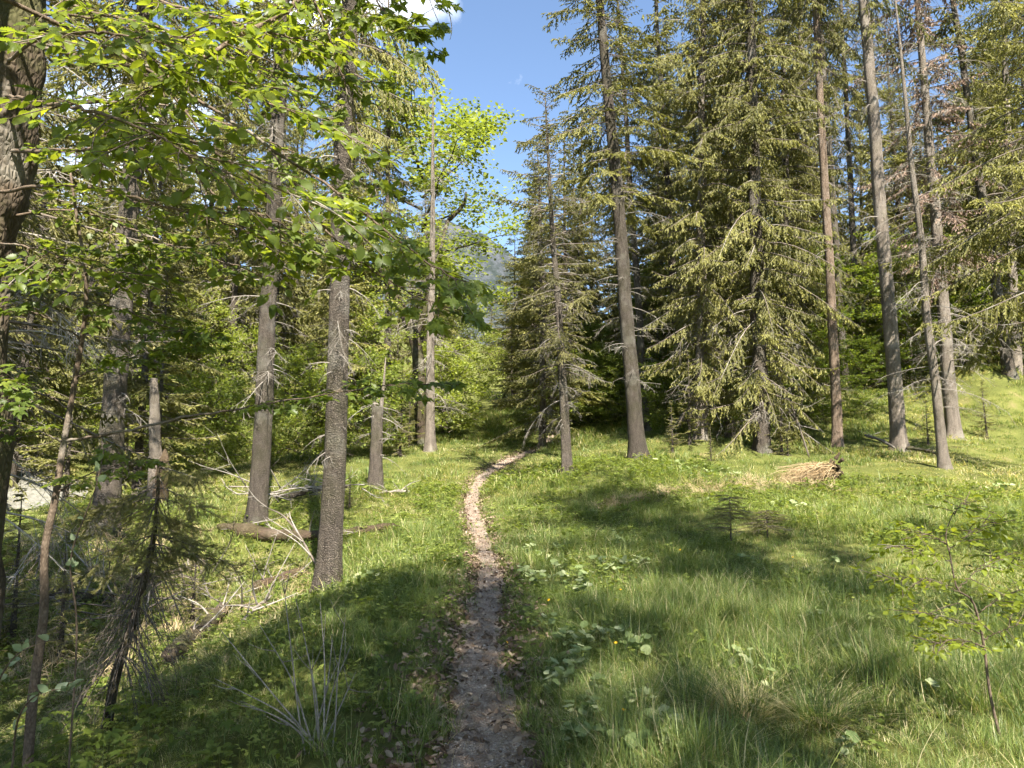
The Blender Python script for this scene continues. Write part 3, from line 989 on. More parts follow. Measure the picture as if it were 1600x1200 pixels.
# crooked mossy limb tree in front of it
b = at(655, 700, 27)
ct = thing('crooked_tree', 'crooked dark mossy maple trunk leaning left over the bushes', 'tree', b)
mb = MB()
pts = [W(u, v, D) - b for u, v, D in ((660, 712, 27), (656, 600, 27), (650, 540, 27), (632, 490, 27.2), (612, 450, 27.4), (596, 420, 27.6), (578, 395, 28), (570, 350, 28))]
mb.tube(catmull(pts, 30), np.linspace(.26, .10, 30), 10, rough=.25, seed=4)
mb.tube(catmull([W(u, v, D) - b for u, v, D in ((648, 530, 27), (668, 470, 27), (672, 420, 27), (690, 385, 26.8))], 14), np.linspace(.13, .04, 14), 7, rough=.2)
mb.tube(catmull([W(u, v, D) - b for u, v, D in ((700, 345, 29), (716, 330, 29), (726, 315, 29), (728, 300, 29))], 10), np.linspace(.10, .05, 10), 7, rough=.2)
mb.tube(catmull([W(u, v, D) - b for u, v, D in ((690, 385, 26.8), (694, 365, 28), (700, 345, 29))], 8), np.linspace(.06, .09, 8), 7, rough=.2)
mb.build('trunk', M['bark_moss'], ct)
r_ = np.random.default_rng(5)
lv = MB()
c0 = np.array([W(u, v, D) - b for u, v, D in ((575, 390, 28), (600, 400, 28), (560, 340, 28), (690, 380, 27), (640, 440, 27.5), (590, 360, 27.5), (725, 310, 29), (610, 470, 27))])
n = 4200
k = r_.integers(0, len(c0), n)
lv.inst(CARD, c0[k] + r_.normal(0, 1, (n, 3)) * [.75, .75, .5], frames(r_.normal(0, 1, (n, 3)) * [1, 1, .4], nrm([0, 0, 1] + r_.normal(0, .4, (n, 3)))) * r_.uniform(.07, .14, n)[:, None, None], r_.uniform(.2, .9, n))
tag(lv.build('crown', M['bush_leaf'], ct), kind='stuff')

# bushes and broadleaf saplings that can be told apart, at their places
BUSHES = [
    ('sunny bush left behind the broad olive crown', 872, 668, 31, 3.2, 'bush2'), ('sunny bush behind the slender dark spruce', 918, 664, 29, 2.8, 'bush1'), ('sunny bush right behind the leaning ribbed spruce', 978, 660, 27, 3.0, 'bush2'), ('sunny low bush between leaning and curtain spruce', 1042, 676, 24, 2.2, 'bush1'), ('sunny low bush deep behind the curtain trunks', 1165, 684, 25.5, 2.6, 'bush1'),
    ('bright little beech at the path end by the slender spruce', 840, 672, 30, 3.0, 'beechlet'), ('bright little beech between slender and leaning spruce', 950, 660, 28, 3.4, 'beechlet'), ('bright beech sapling under the left curtain spruce', 1072, 680, 24.5, 3.0, 'beechlet'),
    ('light green beech sapling between the curtain trunks', 1135, 690, 23, 2.6, 'beechlet'), ('light green beech sapling low right of the curtain spruces', 1212, 690, 24, 3.2, 'beechlet'), ('light green beech sapling left of the orange stem', 1285, 672, 25, 3.6, 'beechlet'), ('leafy beech sapling between orange and plated trunk', 1352, 670, 25, 3.0, 'beechlet'),
    ('wide leafy beech deep behind the plated trunk', 1430, 645, 30, 7.0, 'beechlet'),
    ('bright bush left of the dark shaded trunk', 70, 800, 24, 4.0, 'bush2'), ('sunny bush low on the valley side behind the little spruce', 150, 800, 26, 3.4, 'bush1'), ('tall bright shrub behind the brown scaly trunk', 385, 760, 27, 5.0, 'bush2'), ('tall bright shrub left of the brown scaly trunk', 300, 760, 30, 6.0, 'bush2'), ('yellow green shrub right of the thick grey trunk', 575, 745, 23, 3.0, 'bush1'),
    ('spreading shrub behind the dark shaded trunk', 205, 770, 30, 5.5, 'bush2'),
    ('pale green bush in full sun behind the lying log', 320, 800, 21, 2.9, 'bush1'), ('pale green bush left of the brown scaly trunk', 250, 790, 25, 3.6, 'bush1'),
    ('sunlit bush between the two big left trunks', 465, 790, 22, 3.2, 'bush1'), ('tall sunlit bush above the bank behind the snapped trunk', 560, 735, 25, 5.2, 'bush2'),
    ('small leafy bush at the foot of the slim pale spruce', 700, 700, 28, 3.4, 'bush1'), ('round green bush where the path leaves sight', 745, 690, 33, 4.2, 'bush2'),
    ('bright leafy shrub left of the thin stem in the valley end', 720, 690, 38, 6.0, 'bush2'),
    ('bright green beech sapling behind the thin straight spruce', 1035, 650, 29, 6.2, 'beechlet'), ('lit beech thicket sapling between curtain spruce and orange stem', 1260, 660, 28, 6.8, 'beechlet'),
    ('leafy beech sapling just right of the curtain spruces', 1235, 650, 31, 7.0, 'beechlet'), ('shaded beech sapling behind the plated trunk', 1385, 640, 31, 6.2, 'beechlet'),
    ('low beech sapling right of the dying spruce', 1520, 640, 29, 5.0, 'beechlet'), ('tall beech sapling at the wood edge under the hanging boughs', 1570, 620, 32, 6.5, 'beechlet'),
    ('small bright beech behind the slender dark spruce', 925, 660, 31, 4.6, 'beechlet'), ('small beech in the gap left of the leaning spruce', 890, 665, 36, 5.4, 'beechlet')]
for lb, u, v, D, H, key in BUSHES:
    leafy('beech_sapling' if key == 'beechlet' else 'bush', lb, 'bush' if key != 'beechlet' else 'sapling', at(u, v, D), H, key)

YOUNG = [('shaggy young spruce leaning on the big curtain spruce', 1222, 704, 20.2, 2.6), ('shaggy young spruce left under the curtain spruces', 1078, 694, 20.8, 2.8),
         ('little dark spruce among brush left of the leaning little spruce', 95, 960, 8.6, 1.5), ('little dark spruce in the hollow before the slanting log', 305, 900, 10.2, 1.2), ('little spruce at the frame edge in the shaded hollow', 20, 930, 9.0, 1.9), ('tiny spruce on the bank by the snapped trunk', 545, 800, 15, .7),
         ('young spruce at the foot of the curtain spruces, leftmost one', 1050, 700, 20, 1.5), ('low young spruce in front of the curtain spruces', 1110, 712, 19, .9), ('young spruce under the big curtain spruce branches', 1230, 708, 20, 1.1),
         ('young spruce left of the path bend', 640, 700, 26, 2.4), ('bushy young spruce on the rise behind the path', 690, 700, 30, 4.0), ('young spruce between snapped trunk and slim pale spruce', 625, 720, 23, 3.0),
         ('young spruce below the dying spruce', 1450, 690, 22, 1.4), ('young spruce at the meadow edge by the wood', 1540, 660, 24, 2.0), ('young spruce behind the path on the knoll', 800, 690, 34, 4.5),
         ('young spruce left of the dark shaded trunk', 100, 800, 17, 5.0), ('young spruce behind the dark shaded trunk', 240, 800, 18, 6.0)]
for i, (lb, u, v, D, H) in enumerate(YOUNG):
    spruce(lb, at(u, v, D), at(u, v, D) + UP, .02 * H + .02, H, 'young', spread=H / 5 * 1.1, seed=300 + i)

# ------------------------------------------------------------------ the forest behind
placed = [at(u, v, D)[:2] for _, (u, v), D, *_ in HERO]


def fill(n, xr, yr, keys, label, group, hr, sep, test=None, seed=1, spread=(.9, 1.2)):
    r = np.random.default_rng(seed)
    k, tries = 0, 0
    while k < n and tries < 6000:
        tries += 1
        x, y = r.uniform(*xr), r.uniform(*yr)
        if any((x - p[0]) ** 2 + (y - p[1]) ** 2 < sep * sep for p in placed):
            continue
        H = r.uniform(*hr)
        z = gz(x, y) - .1
        u, v, f = project(np.array([x, y, z]))
        u2, v2, _ = project(np.array([x, y, z + H]))
        if test and not test(u, v, v2, y):
            continue
        placed.append(np.array([x, y]))
        key = keys[r.integers(len(keys))]
        b = np.array([x, y, z])
        spruce(label, b, b + UP * 10 + np.array([r.normal(0, .25), r.normal(0, .25), 0]), round(H * .017, 2), round(H), key, group=group, seed=int(r.integers(400)), spread=r.uniform(*spread) * (H / 20) ** .5)
        k += 1


def gap_ok(u, v, v2, y):
    lim = np.interp(u, [560, 640, 700, 735, 775, 800, 870, 1000, 1010], [-500, 60, 345, 395, 420, 330, 120, 40, -500])
    return v2 > lim


fill(36, (4, 34), (27, 48), ['full1', 'full2', 'full2', 'high1', 'curtain1'], 'dark spruce in the close forest rising behind the meadow', 'spruces of the forest behind the meadow', (16, 25), 2.1, lambda u, v, v2, y: gap_ok(u, v, v2, y) and u > 1030, 51)
fill(26, (8, 60), (48, 80), ['full1', 'high1'], 'spruce deep in the forest behind the meadow', 'spruces deep in the forest behind the meadow', (18, 26), 3.2, lambda u, v, v2, y: u > 1030 and gap_ok(u, v, v2, y), 52)
fill(48, (-34, 0), (18.5, 46), ['full2', 'full2', 'full2', 'high1'], 'sunlit spruce beyond the bank on the valley side', 'spruces beyond the bank on the valley side', (12, 25), 2.1, lambda u, v, v2, y: u < 665 and not (215 < u < 520 and y < 29) and gap_ok(u, v, v2, y), 53)
fill(44, (-75, -2), (44, 120), ['full2', 'full1'], 'far spruce across the valley side', 'far spruces across the valley side', (13, 24), 3.6, lambda u, v, v2, y: u < 720 and gap_ok(u, v, v2, y), 54, (1.1, 1.5))
fill(26, (-12, 16), (38, 110), ['full2', 'full1'], 'small far spruce at the valley end behind the path', 'far spruces at the valley end', (8, 18), 2.4, lambda u, v, v2, y: 640 < u < 1040 and gap_ok(u, v, v2, y), 55, (1.0, 1.3))
fill(14, (0, 10), (29, 44), ['full2', 'full1'], 'spruce behind the slender dark one at the path bend', 'spruces behind the path bend', (10, 18), 1.9, lambda u, v, v2, y: 800 < u < 1060 and gap_ok(u, v, v2, y), 56, (.9, 1.1))

# trees behind and beside the viewpoint: their shade lies on the near ground
for lb, x, y, H, sp_, sn, ky in (('beech beside the viewpoint whose shade falls on the path', 2.5, -1.9, 11.5, .45, .3, 'shade_beech'), ('thin leaved beech beside the viewpoint toward the meadow', 5.7, .5, 11, .6, 1.7, 'thin_beech'),
                                 ('thin leaved beech behind the viewpoint on the meadow side', 8.4, -3.4, 11, .6, 4.0, 'thin_beech'), ('tall beech behind the viewpoint on the valley side', -3.6, -.8, 12.5, .5, 5.0, 'shade_beech'),
                                 ('low slim beech right behind the viewpoint by the path', 1.2, -1.1, 7, .55, 2.2, 'shade_beech'), ('low slim beech behind the viewpoint on the valley side', -.4, -1.1, 7, .55, 3.3, 'shade_beech'), ('low slim beech farthest on the valley side behind the viewpoint', -2.0, -1.1, 7, .55, .9, 'shade_beech'), ('tall slim beech beside the viewpoint, its shade far out on the meadow', 6.2, .8, 16, .38, 2.6, 'shade_beech'), ('tall thin leaved beech beside the viewpoint by the path', 4.2, -.9, 14, .4, .6, 'thin_beech'), ('low slim beech behind the edge beech', -3.6, -.9, 7, .55, 1.9, 'shade_beech')):
    leafy('beech_tree', lb, 'tree', (x, y, gz(x, y)), H, ky, spin=sn, spread=sp_)
for i, (x, y) in enumerate([(12, -5), (-8, -6)]):
    spruce(['spruce behind the viewpoint toward the meadow', 'spruce behind the viewpoint toward the valley'][i], (x, y, gz(x, y)), (x, y, 20), .4, 20, 'full2', seed=500 + i)
# ------------------------------------------------------------------ near broadleaf branches with single leaves
class Leaves:
    def __init__(self, tmpls, mat, name='leaf'):
        self.t, self.mat, self.name = tmpls, mat, name
        self.p, self.m, self.s, self.c = [], [], [], []

    def add(self, p, m, s, c):
        self.p.append(p); self.m.append(m); self.s.append(s); self.c.append(c)

    def build(self, root, singles, org):
        P = np.array(self.p); Mx = np.array(self.m); S = np.array(self.s); C_ = np.array(self.c)
        r = np.random.default_rng(len(P))
        k = r.integers(0, len(self.t), len(P))
        u, v, f = project(P + org)
        show = np.where((f > .3) & (u > -10) & (u < 1610) & (v > -10) & (v < 1210), S / np.maximum(f, .3), 0)
        order = np.argsort(-show)
        one = order[:singles]
        rest = order[singles:]
        meshes = {}
        for i in one:
            q_ = (int(k[i]), int(np.clip(C_[i], 0, .99) * 5))
            if q_ not in meshes:
                b = MB()
                b.add(self.t[q_[0]][0], self.t[q_[0]][1], (q_[1] + .5) / 5)
                meshes[q_] = b.mesh(self.name, self.mat)
            o = obj(self.name, meshes[q_], root)
            mm_ = Matrix([list(row) for row in Mx[i] * S[i]]).to_4x4()
            mm_.translation = Vector(P[i])
            o.matrix_local = mm_
        b = MB()
        for j in range(len(self.t)):
            w_ = rest[k[rest] == j]
            b.inst(self.t[j], P[w_], Mx[w_] * S[w_][:, None, None], C_[w_])
        if len(rest):
            tag(b.build('foliage', self.mat, root), kind='stuff')


def beech_spray(lv, wood, p0, p1, up, size, r, tint=.5, sub_sp=.06, opp=False, dens=1.0):
    """flat spray of alternate leaves on a twig from p0 to p1"""
    p0, p1 = np.asarray(p0, float), np.asarray(p1, float)
    L = np.linalg.norm(p1 - p0)
    n = 9
    tt = np.linspace(0, 1, n)
    side = nrm(np.cross(up, p1 - p0))
    ax = p0 + (p1 - p0) * tt[:, None] + side * (.05 * L * np.sin(tt * 3 + r.uniform(0, 6)))[:, None] - UP * (.06 * L * tt ** 2)[:, None]
    wood.tube(ax, .0018 + .0035 * min(1.5, L) * (1 - tt), 4, r.uniform(0, 1), cap=False)
    m = max(2, int(L / sub_sp))
    for i in range(m):
        t_ = (i + .6) / m
        k = t_ * (n - 1)
        i0 = min(n - 2, int(k))
        p = ax[i0] + (ax[i0 + 1] - ax[i0]) * (k - i0)
        tg_ = nrm(ax[i0 + 1] - ax[i0])
        sides = (1, -1) if opp else ((1,) if i % 2 else (-1,))
        for sd_ in sides:
            if r.uniform() > dens:
                continue
            ll = (.30 * L * (1 - t_) + .03) * r.uniform(.5, 1.1)
            d = nrm(tg_ * r.uniform(.5, .9) + side * sd_ * r.uniform(.6, 1) + UP * r.uniform(-.25, .12))
            q1 = p + d * ll
            if ll > .07:
                wood.tube([p, p + d * ll * .5 + r.normal(0, .006, 3), q1], [.0022, .0017, .001], 3, .5, cap=False)
            nl = max(1, int(ll / (size * .62)))
            for j in range(nl + 1):
                f = (j + .35) / (nl + .35)
                sgn = 1 if j % 2 else -1
                q = p + d * ll * min(1, f)
                dl = nrm(d + np.cross(up, d) * (0 if j == nl else sgn * r.uniform(.6, 1.1)) + r.normal(0, .14, 3) + UP * r.uniform(-.35, .05))
                nu = nrm(up + r.normal(0, .34, 3))
                fr = frames(dl[None], nu[None])[0]
                lv.add(q, fr, size * r.uniform(.55, 1.25), np.clip(tint + r.normal(0, .13), 0, 1))
    q = ax[-1]
    dl = nrm(p1 - p0 + r.normal(0, .1, 3))
    lv.add(q, frames(dl[None], nrm(up + r.normal(0, .3, 3))[None])[0], size, tint)


def branch_system(lv, wood, pts, rad, r, size, org, step=.13, sl=(.3, .6), tint=.5, start=.2, opp=False, tilt=None, dens=1.0, sub_sp=.06):
    ax = catmull(np.array([W(*p) for p in pts]), 40) - org
    ax = ax + r.normal(0, .004, ax.shape)
    L = np.linalg.norm(np.diff(ax, axis=0), axis=1).sum()
    wood.tube(ax, rad * (1 - .8 * np.linspace(0, 1, 40)), 6, r.uniform(0, 1), cap=False)
    m = max(2, int(L / step))
    for i in range(m):
        t_ = start + (1 - start) * (i + .5) / m
        k = t_ * 39
        i0 = min(38, int(k))
        p = ax[i0] + (ax[i0 + 1] - ax[i0]) * (k - i0)
        tg_ = nrm(ax[i0 + 1] - ax[i0])
        up = nrm(np.array([0, -.35, 1.0]) + r.normal(0, .18, 3)) if tilt is None else nrm(np.array(tilt) + r.normal(0, .15, 3))
        sd_ = nrm(np.cross(up, tg_)) * (1 if i % 2 else -1)
        d = nrm(tg_ * r.uniform(.4, 1.0) + sd_ * r.uniform(.5, 1.0) + UP * r.uniform(-.3, .15))
        beech_spray(lv, wood, p, p + d * r.uniform(*sl), up, size, r, tint + r.uniform(-.22, .22), sub_sp=sub_sp, opp=opp, dens=dens)
    beech_spray(lv, wood, ax[-2], ax[-1] + nrm(ax[-1] - ax[-3]) * sl[0], nrm([0, -.35, 1.0]), size, r, tint, opp=opp, dens=dens)


r = np.random.default_rng(71)
# --- beech whose dark trunk stands at the frame edge
D0 = 4.6
bb = W(-75, 900, D0)
bb = np.array([bb[0], bb[1], gz(bb[0], bb[1])])
bt = thing('beech_tree', 'mossy dark beech trunk at the frame edge with leafy branches hanging overhead', 'tree', bb)
axp = np.array([[0, 0, -.2], [.02, 0, .8], [.05, 0, 1.8]] + [list(W(u, v, D0) - bb) for u, v in ((-38, 420), (-20, 300), (6, 170), (22, 60), (30, -60), (45, -300), (70, -700))])
tb = MB()
ap = catmull(axp, 60)
tb.tube(ap, np.interp(np.linspace(0, 1, 60), [0, .08, .3, .5, .62, 1], [.34, .24, .20, .24, .19, .10]), 18, rough=.35, seed=6)
tb.build('trunk', M['bark_moss'], bt)
lv, wood = Leaves(BEECH, M['beech_leaf']), MB()
for pts, rad in (
        ([(20, 236, 4.5), (90, 236, 4.0), (170, 230, 3.6), (280, 215, 3.3), (410, 282, 3.2), (530, 335, 3.4)], .016),
        ([(20, 60, 4.5), (150, 95, 3.9), (300, 110, 3.4), (420, 160, 3.3), (530, 205, 3.5)], .014),
        ([(30, -120, 4.5), (200, -20, 3.8), (380, 40, 3.5), (510, 70, 3.7)], .014),
        ([(0, 300, 4.4), (120, 290, 3.9), (250, 320, 3.6), (380, 360, 3.6), (450, 385, 3.7)], .012),
        ([(40, -420, 4.6), (330, -200, 4.0), (560, -90, 3.8), (470, 0, 3.6), (370, 60, 3.4), (250, 128, 3.2), (190, 180, 3.1)], .024),
        ([(10, 150, 4.4), (60, 160, 3.4), (150, 175, 2.8), (250, 215, 2.7), (320, 260, 2.7)], .012),
        ([(10, 100, 4.4), (60, 60, 3.5), (140, 50, 3.0), (230, 60, 2.9), (320, 50, 3.0)], .012),
        ([(280, 215, 3.3), (330, 300, 3.4), (420, 340, 3.5), (500, 380, 3.7), (550, 400, 3.8)], .008),
        ([(0, 380, 4.3), (60, 388, 3.9), (120, 410, 3.7), (190, 425, 3.7)], .007),
        ([(30, -60, 4.5), (120, 10, 3.9), (240, 40, 3.7), (420, 110, 3.9), (550, 130, 4.2)], .012),
        ([(20, 180, 4.6), (140, 160, 4.6), (280, 170, 4.5), (420, 220, 4.5), (520, 270, 4.6)], .012),
        ([(25, 20, 4.6), (160, 30, 4.7), (320, 70, 4.7), (480, 150, 4.8)], .012),
        ([(0, 340, 4.6), (120, 330, 4.6), (260, 380, 4.5), (380, 420, 4.5)], .010),
        ([(30, -100, 4.6), (220, -60, 4.4), (400, -20, 4.4), (560, 20, 4.5)], .012)):
    branch_system(lv, wood, pts, rad, r, .064, bb, step=.132, sl=(.26, .5), tint=.54, dens=.85)
tag(wood.build('branches', M['twig_beech'], bt), kind='stuff')
lv.build(bt, 300, bb)
cr = MB()
n = 5200
kc = np.array([[-3.2, 2.6, 5.6], [-4.2, 3.2, 6.0], [-3.0, 1.6, 5.2], [-4.4, 2.2, 6.2], [-5.0, 4.0, 6.8], [-3.8, 4.8, 6.8], [-4.6, 5.4, 7.2], [-3.6, 3.4, 6.4]]) - bb
kc = np.repeat(kc, 6, 0) + r.normal(0, .55, (48, 3))
k = r.integers(0, 48, n)
cr.inst(CARD, kc[k] + r.normal(0, .3, (n, 3)) * [1, 1, .5], frames(r.normal(0, 1, (n, 3)) * [1, 1, .3], nrm([0, 0, 1] + r.normal(0, .4, (n, 3)))) * r.uniform(.08, .13, n)[:, None, None], r.uniform(.2, .8, n))
tag(cr.build('crown', M['beech_leaf'], bt), kind='stuff')
lm = MB()
for q_ in kc[::2]:
    a_ = ap[int(r.uniform(44, 58))]
    lm.tube(catmull([a_, (a_ + q_) * .5 + r.normal(0, .15, 3), q_], 10), np.linspace(.035, .006, 10), 5, cap=False)
tag(lm.build('limbs', M['twig_beech'], bt), kind='stuff')

# --- sycamore maple reaching in from above, lobed leaves
mbp = np.array([-3.0, .6, gz(-3.0, .6)])
mt = thing('maple_tree', 'sycamore maple twigs with lobed leaves hanging in front of the slim pale spruce', 'tree', mbp)
tb = MB()
tb.tube(catmull([[0, 0, -.2], [.05, 0, 1.5], [.0, .1, 3.2], [.1, .3, 5.2], [.3, .4, 7.5]], 24), np.linspace(.13, .05, 24), 12, rough=.15)
tb.build('trunk', M['twig_beech'], mt)
lv, wood = Leaves(MAPLE, M['maple_leaf']), MB()
for pts, rad, st in (
        ([(-900, -400, 1.9), (-200, -100, 3.2), (250, 120, 4.2), (420, 230, 4.1), (540, 310, 3.9), (640, 390, 3.7), (715, 440, 3.6)], .016, .5),
        ([(-900, -700, 1.8), (0, -420, 3.4), (420, -160, 4.0), (560, -50, 4.0), (600, 20, 3.9), (640, 45, 3.9)], .014, .6),
        ([(420, -160, 4.0), (500, 20, 4.0), (545, 150, 4.0), (575, 260, 4.0), (600, 330, 4.0)], .010, .25),
        ([(420, 230, 4.1), (520, 370, 3.9), (610, 440, 3.8), (690, 480, 3.7)], .008, .4),
        ([(250, 120, 4.2), (380, 300, 4.2), (440, 370, 4.1), (470, 400, 4.1)], .008, .4),
        ([(560, -50, 4.0), (620, -40, 3.9), (680, -10, 3.9)], .006, .4),
        ([(250, 120, 4.2), (330, 30, 4.4), (420, 30, 4.5), (500, 60, 4.6)], .008, .3)):
    branch_system(lv, wood, pts, rad, r, .105, mbp, step=.16, sl=(.16, .34), tint=.65, start=st, opp=True, dens=.55, sub_sp=.1)
wood.tube(catmull([W(u, v, 3.9) - mbp for u, v in ((680, -30), (700, 15), (706, 45), (703, 62))], 10), np.linspace(.004, .0012, 10), 4)
tag(wood.build('branches', M['twig_beech'], mt), kind='stuff')
lv.build(mt, 200, mbp)

# --- thin sapling by the frame edge with the long side branch
sb = W(45, 1192, 4.4)
sb = np.array([sb[0], sb[1], gz(sb[0], sb[1])])
st_ = thing('maple_sapling', 'thin shaded maple sapling with one long side branch across the trunks', 'sapling', sb)
tb = MB()
sp_ = catmull([[0, 0, -.1]] + [list(W(u, v, 4.4) - sb) for u, v in ((50, 1100), (68, 960), (70, 860), (86, 780), (100, 690), (118, 590), (132, 500), (134, 430), (120, 340), (110, 270))], 50)
tb.tube(sp_, np.linspace(.030, .007, 50), 9, rough=.12)
tb.build('trunk', M['twig_beech'], st_)
lv, wood = Leaves(MAPLE, M['maple_leaf']), MB()
for pts in ([(102, 690, 4.4), (200, 672, 4.25), (300, 650, 4.1), (400, 634, 4.0), (500, 618, 3.9), (600, 602, 3.8), (690, 600, 3.75)],):
    branch_system(lv, wood, pts, .010, r, .085, sb, step=.12, sl=(.10, .26), tint=.5, start=.45, opp=True, tilt=(0, -.25, 1), dens=.7, sub_sp=.08)
for pts in ([(130, 500, 4.4), (190, 450, 4.3), (260, 400, 4.2), (370, 370, 4.1)], [(128, 530, 4.4), (60, 490, 4.3), (0, 480, 4.2), (-60, 480, 4.1)], [(118, 590, 4.4), (200, 560, 4.2), (280, 545, 4.1)],
            [(132, 470, 4.4), (180, 480, 4.0), (260, 510, 3.9), (300, 520, 3.9)], [(110, 640, 4.4), (60, 610, 4.2), (10, 600, 4.1)], [(134, 430, 4.4), (80, 430, 4.2), (20, 445, 4.0)], [(100, 690, 4.4), (40, 670, 4.2), (-20, 680, 4.1)],
            [(90, 770, 4.4), (140, 740, 4.2), (210, 720, 4.1)], [(134, 430, 4.4), (160, 400, 4.1), (210, 400, 4.0)]):
    branch_system(lv, wood, pts, .006, r, .085, sb, step=.085, sl=(.16, .36), tint=.5, start=.2, opp=True, tilt=(0, -.2, 1), dens=.8, sub_sp=.075)
tag(wood.build('branches', M['twig_beech'], st_), kind='stuff')
lv.build(st_, 240, sb)

# --- beech seedling tree on the meadow
sb = at(1570, 1165, 4.1)
st_ = thing('beech_sapling', 'small beech sapling with flat tiers of bright leaves at the meadow edge nearest the viewer', 'sapling', sb)
tb = MB()
tb.tube(catmull([[0, 0, -.06]] + [list(W(u, v, 4.1) - sb) for u, v in ((1548, 1090), (1536, 1000), (1520, 940), (1496, 920), (1485, 870), (1478, 835), (1490, 800))], 30), np.linspace(.009, .0022, 30), 7, rough=.15)
tb.build('trunk', M['twig_beech'], st_)
lv, wood = Leaves(BEECH[:2], M['beech_leaf']), MB()
for pts in ([(1480, 850, 4.1), (1450, 835, 4.0), (1420, 828, 4.0)], [(1482, 860, 4.1), (1520, 830, 4.1), (1560, 815, 4.1)], [(1488, 880, 4.1), (1440, 860, 4.0), (1390, 853, 3.9)], [(1496, 920, 4.1), (1540, 880, 4.15), (1590, 865, 4.2)],
            [(1510, 930, 4.1), (1450, 905, 4.0), (1385, 905, 3.9)], [(1525, 960, 4.1), (1570, 930, 4.2), (1610, 925, 4.2)], [(1530, 990, 4.1), (1480, 965, 4.0), (1430, 955, 3.9)], [(1536, 1000, 4.1), (1580, 980, 4.0), (1620, 975, 3.9)],
            [(1538, 1010, 4.1), (1500, 1000, 3.9), (1460, 1005, 3.8)], [(1490, 805, 4.1), (1500, 790, 4.1), (1510, 782, 4.1)]):
    branch_system(lv, wood, pts, .0035, r, .042, sb, step=.042, sl=(.07, .18), tint=.97, start=.2, tilt=(0, -.15, 1), sub_sp=.035)
tag(wood.build('branches', M['twig_beech'], st_), kind='stuff')
lv.build(st_, 220, sb)

# --- pale whitebeam twigs low at the frame edge
for lb, pts in (('whitebeam shoot with pale felted leaves high beside the thin sapling', [(120, 1000, 3.6), (110, 880, 3.5), (135, 800, 3.4), (150, 760, 3.4), (165, 690, 3.4)]),
                ('whitebeam shoot with nearly white young leaves above the shaded floor', [(-10, 1100, 3.3), (0, 1060, 3.2), (30, 1020, 3.1), (80, 1000, 3.1)]),
                ('whitebeam shoot with grey green leaves lowest by the frame edge', [(20, 1190, 3.3), (30, 1120, 3.1), (60, 1085, 3.0), (110, 1075, 3.0)])):
    q0 = W(*pts[0])
    sb = np.array([q0[0], q0[1], gz(q0[0], q0[1])])
    st_ = thing('whitebeam_shoot', lb, 'shrub', sb)
    wood, lv = MB(), Leaves(BEECH, M['pale_leaf'])
    P = catmull([[0, 0, -.03]] + [list(W(*p) - sb) for p in pts], 24)
    wood.tube(P, np.linspace(.006, .002, 24), 6)
    for i in range(14):
        k = int(r.uniform(9, 24))
        d = nrm(np.array([r.normal(), r.normal(), r.uniform(.2, 1.2)]))
        lv.add(P[k], frames(d[None], nrm(r.normal(0, 1, 3) + [0, -.8, .5])[None])[0], r.uniform(.035, .056), r.uniform(.1, .8))
    wood.build('stem', M['twig_beech'], st_)
    lv.build(st_, 14, sb)

# --- leaning little spruce with dead drooping twigs in the near shade
b = at(165, 1112, 5.6)
t_ = thing('small_spruce', 'small leaning spruce with a skirt of dead drooping twigs in the near shade', 'tree', b)
P = catmull([[0, 0, -.1]] + [list(W(u, v, 5.6) - b) for u, v in ((180, 1060), (205, 980), (228, 900), (240, 840), (246, 780), (248, 720))], 26)
mb = MB()
mb.tube(P, np.linspace(.042, .008, 26), 9, rough=.2)
mb.build('trunk', M['bark_moss'], t_)
mb, nd = MB(), MB()
for i in range(95):
    k = r.uniform(.25, .98)
    p = P[int(k * 25)]
    az = r.uniform(0, 6.28)
    L = r.uniform(.35, .95) * (1.15 - .5 * k)
    o = np.array([math.cos(az), .7 * math.sin(az), 0])
    tt = np.linspace(0, 1, 7)
    live = k > .6 and r.uniform() < .55
    dr = r.uniform(.15, .5) if live else r.uniform(.7, 1.5)
    ax = p + o * (L * tt * (1 if live else .62))[:, None] + UP * (-dr * L * tt ** 1.4)[:, None]
    mb.tube(ax, .006 * (1 - .8 * tt), 4, cap=False)
    s_ = np.cross(o, UP)
    for j in range(12 if live else 6):
        q_ = ax[int(r.uniform(2, 6.99))]
        d = nrm(o * .7 + s_ * r.choice([-1, 1]) * r.uniform(.4, 1) + UP * r.uniform(-.9, 0))
        l2 = r.uniform(.08, .26)
        mb.inst(PRISM, q_[None], frames(d[None]) * np.array([l2, .0022, .0022])[None, None, :])
        if live:
            m = 6
            pp = q_ + d * np.linspace(.1, 1, m)[:, None] * l2
            dd = nrm(d + r.normal(0, .5, (m, 3)))
            nd.inst(SPIKY, pp, frames(dd, roll=r.uniform(0, 6, m)) * np.array([.07, .028, .028])[None, None, :], r.uniform(.2, .8, m))
tag(mb.build('dead_branches', M['twig'], t_), kind='stuff')
tag(nd.build('crown', M['needle_dark'], t_), kind='stuff')

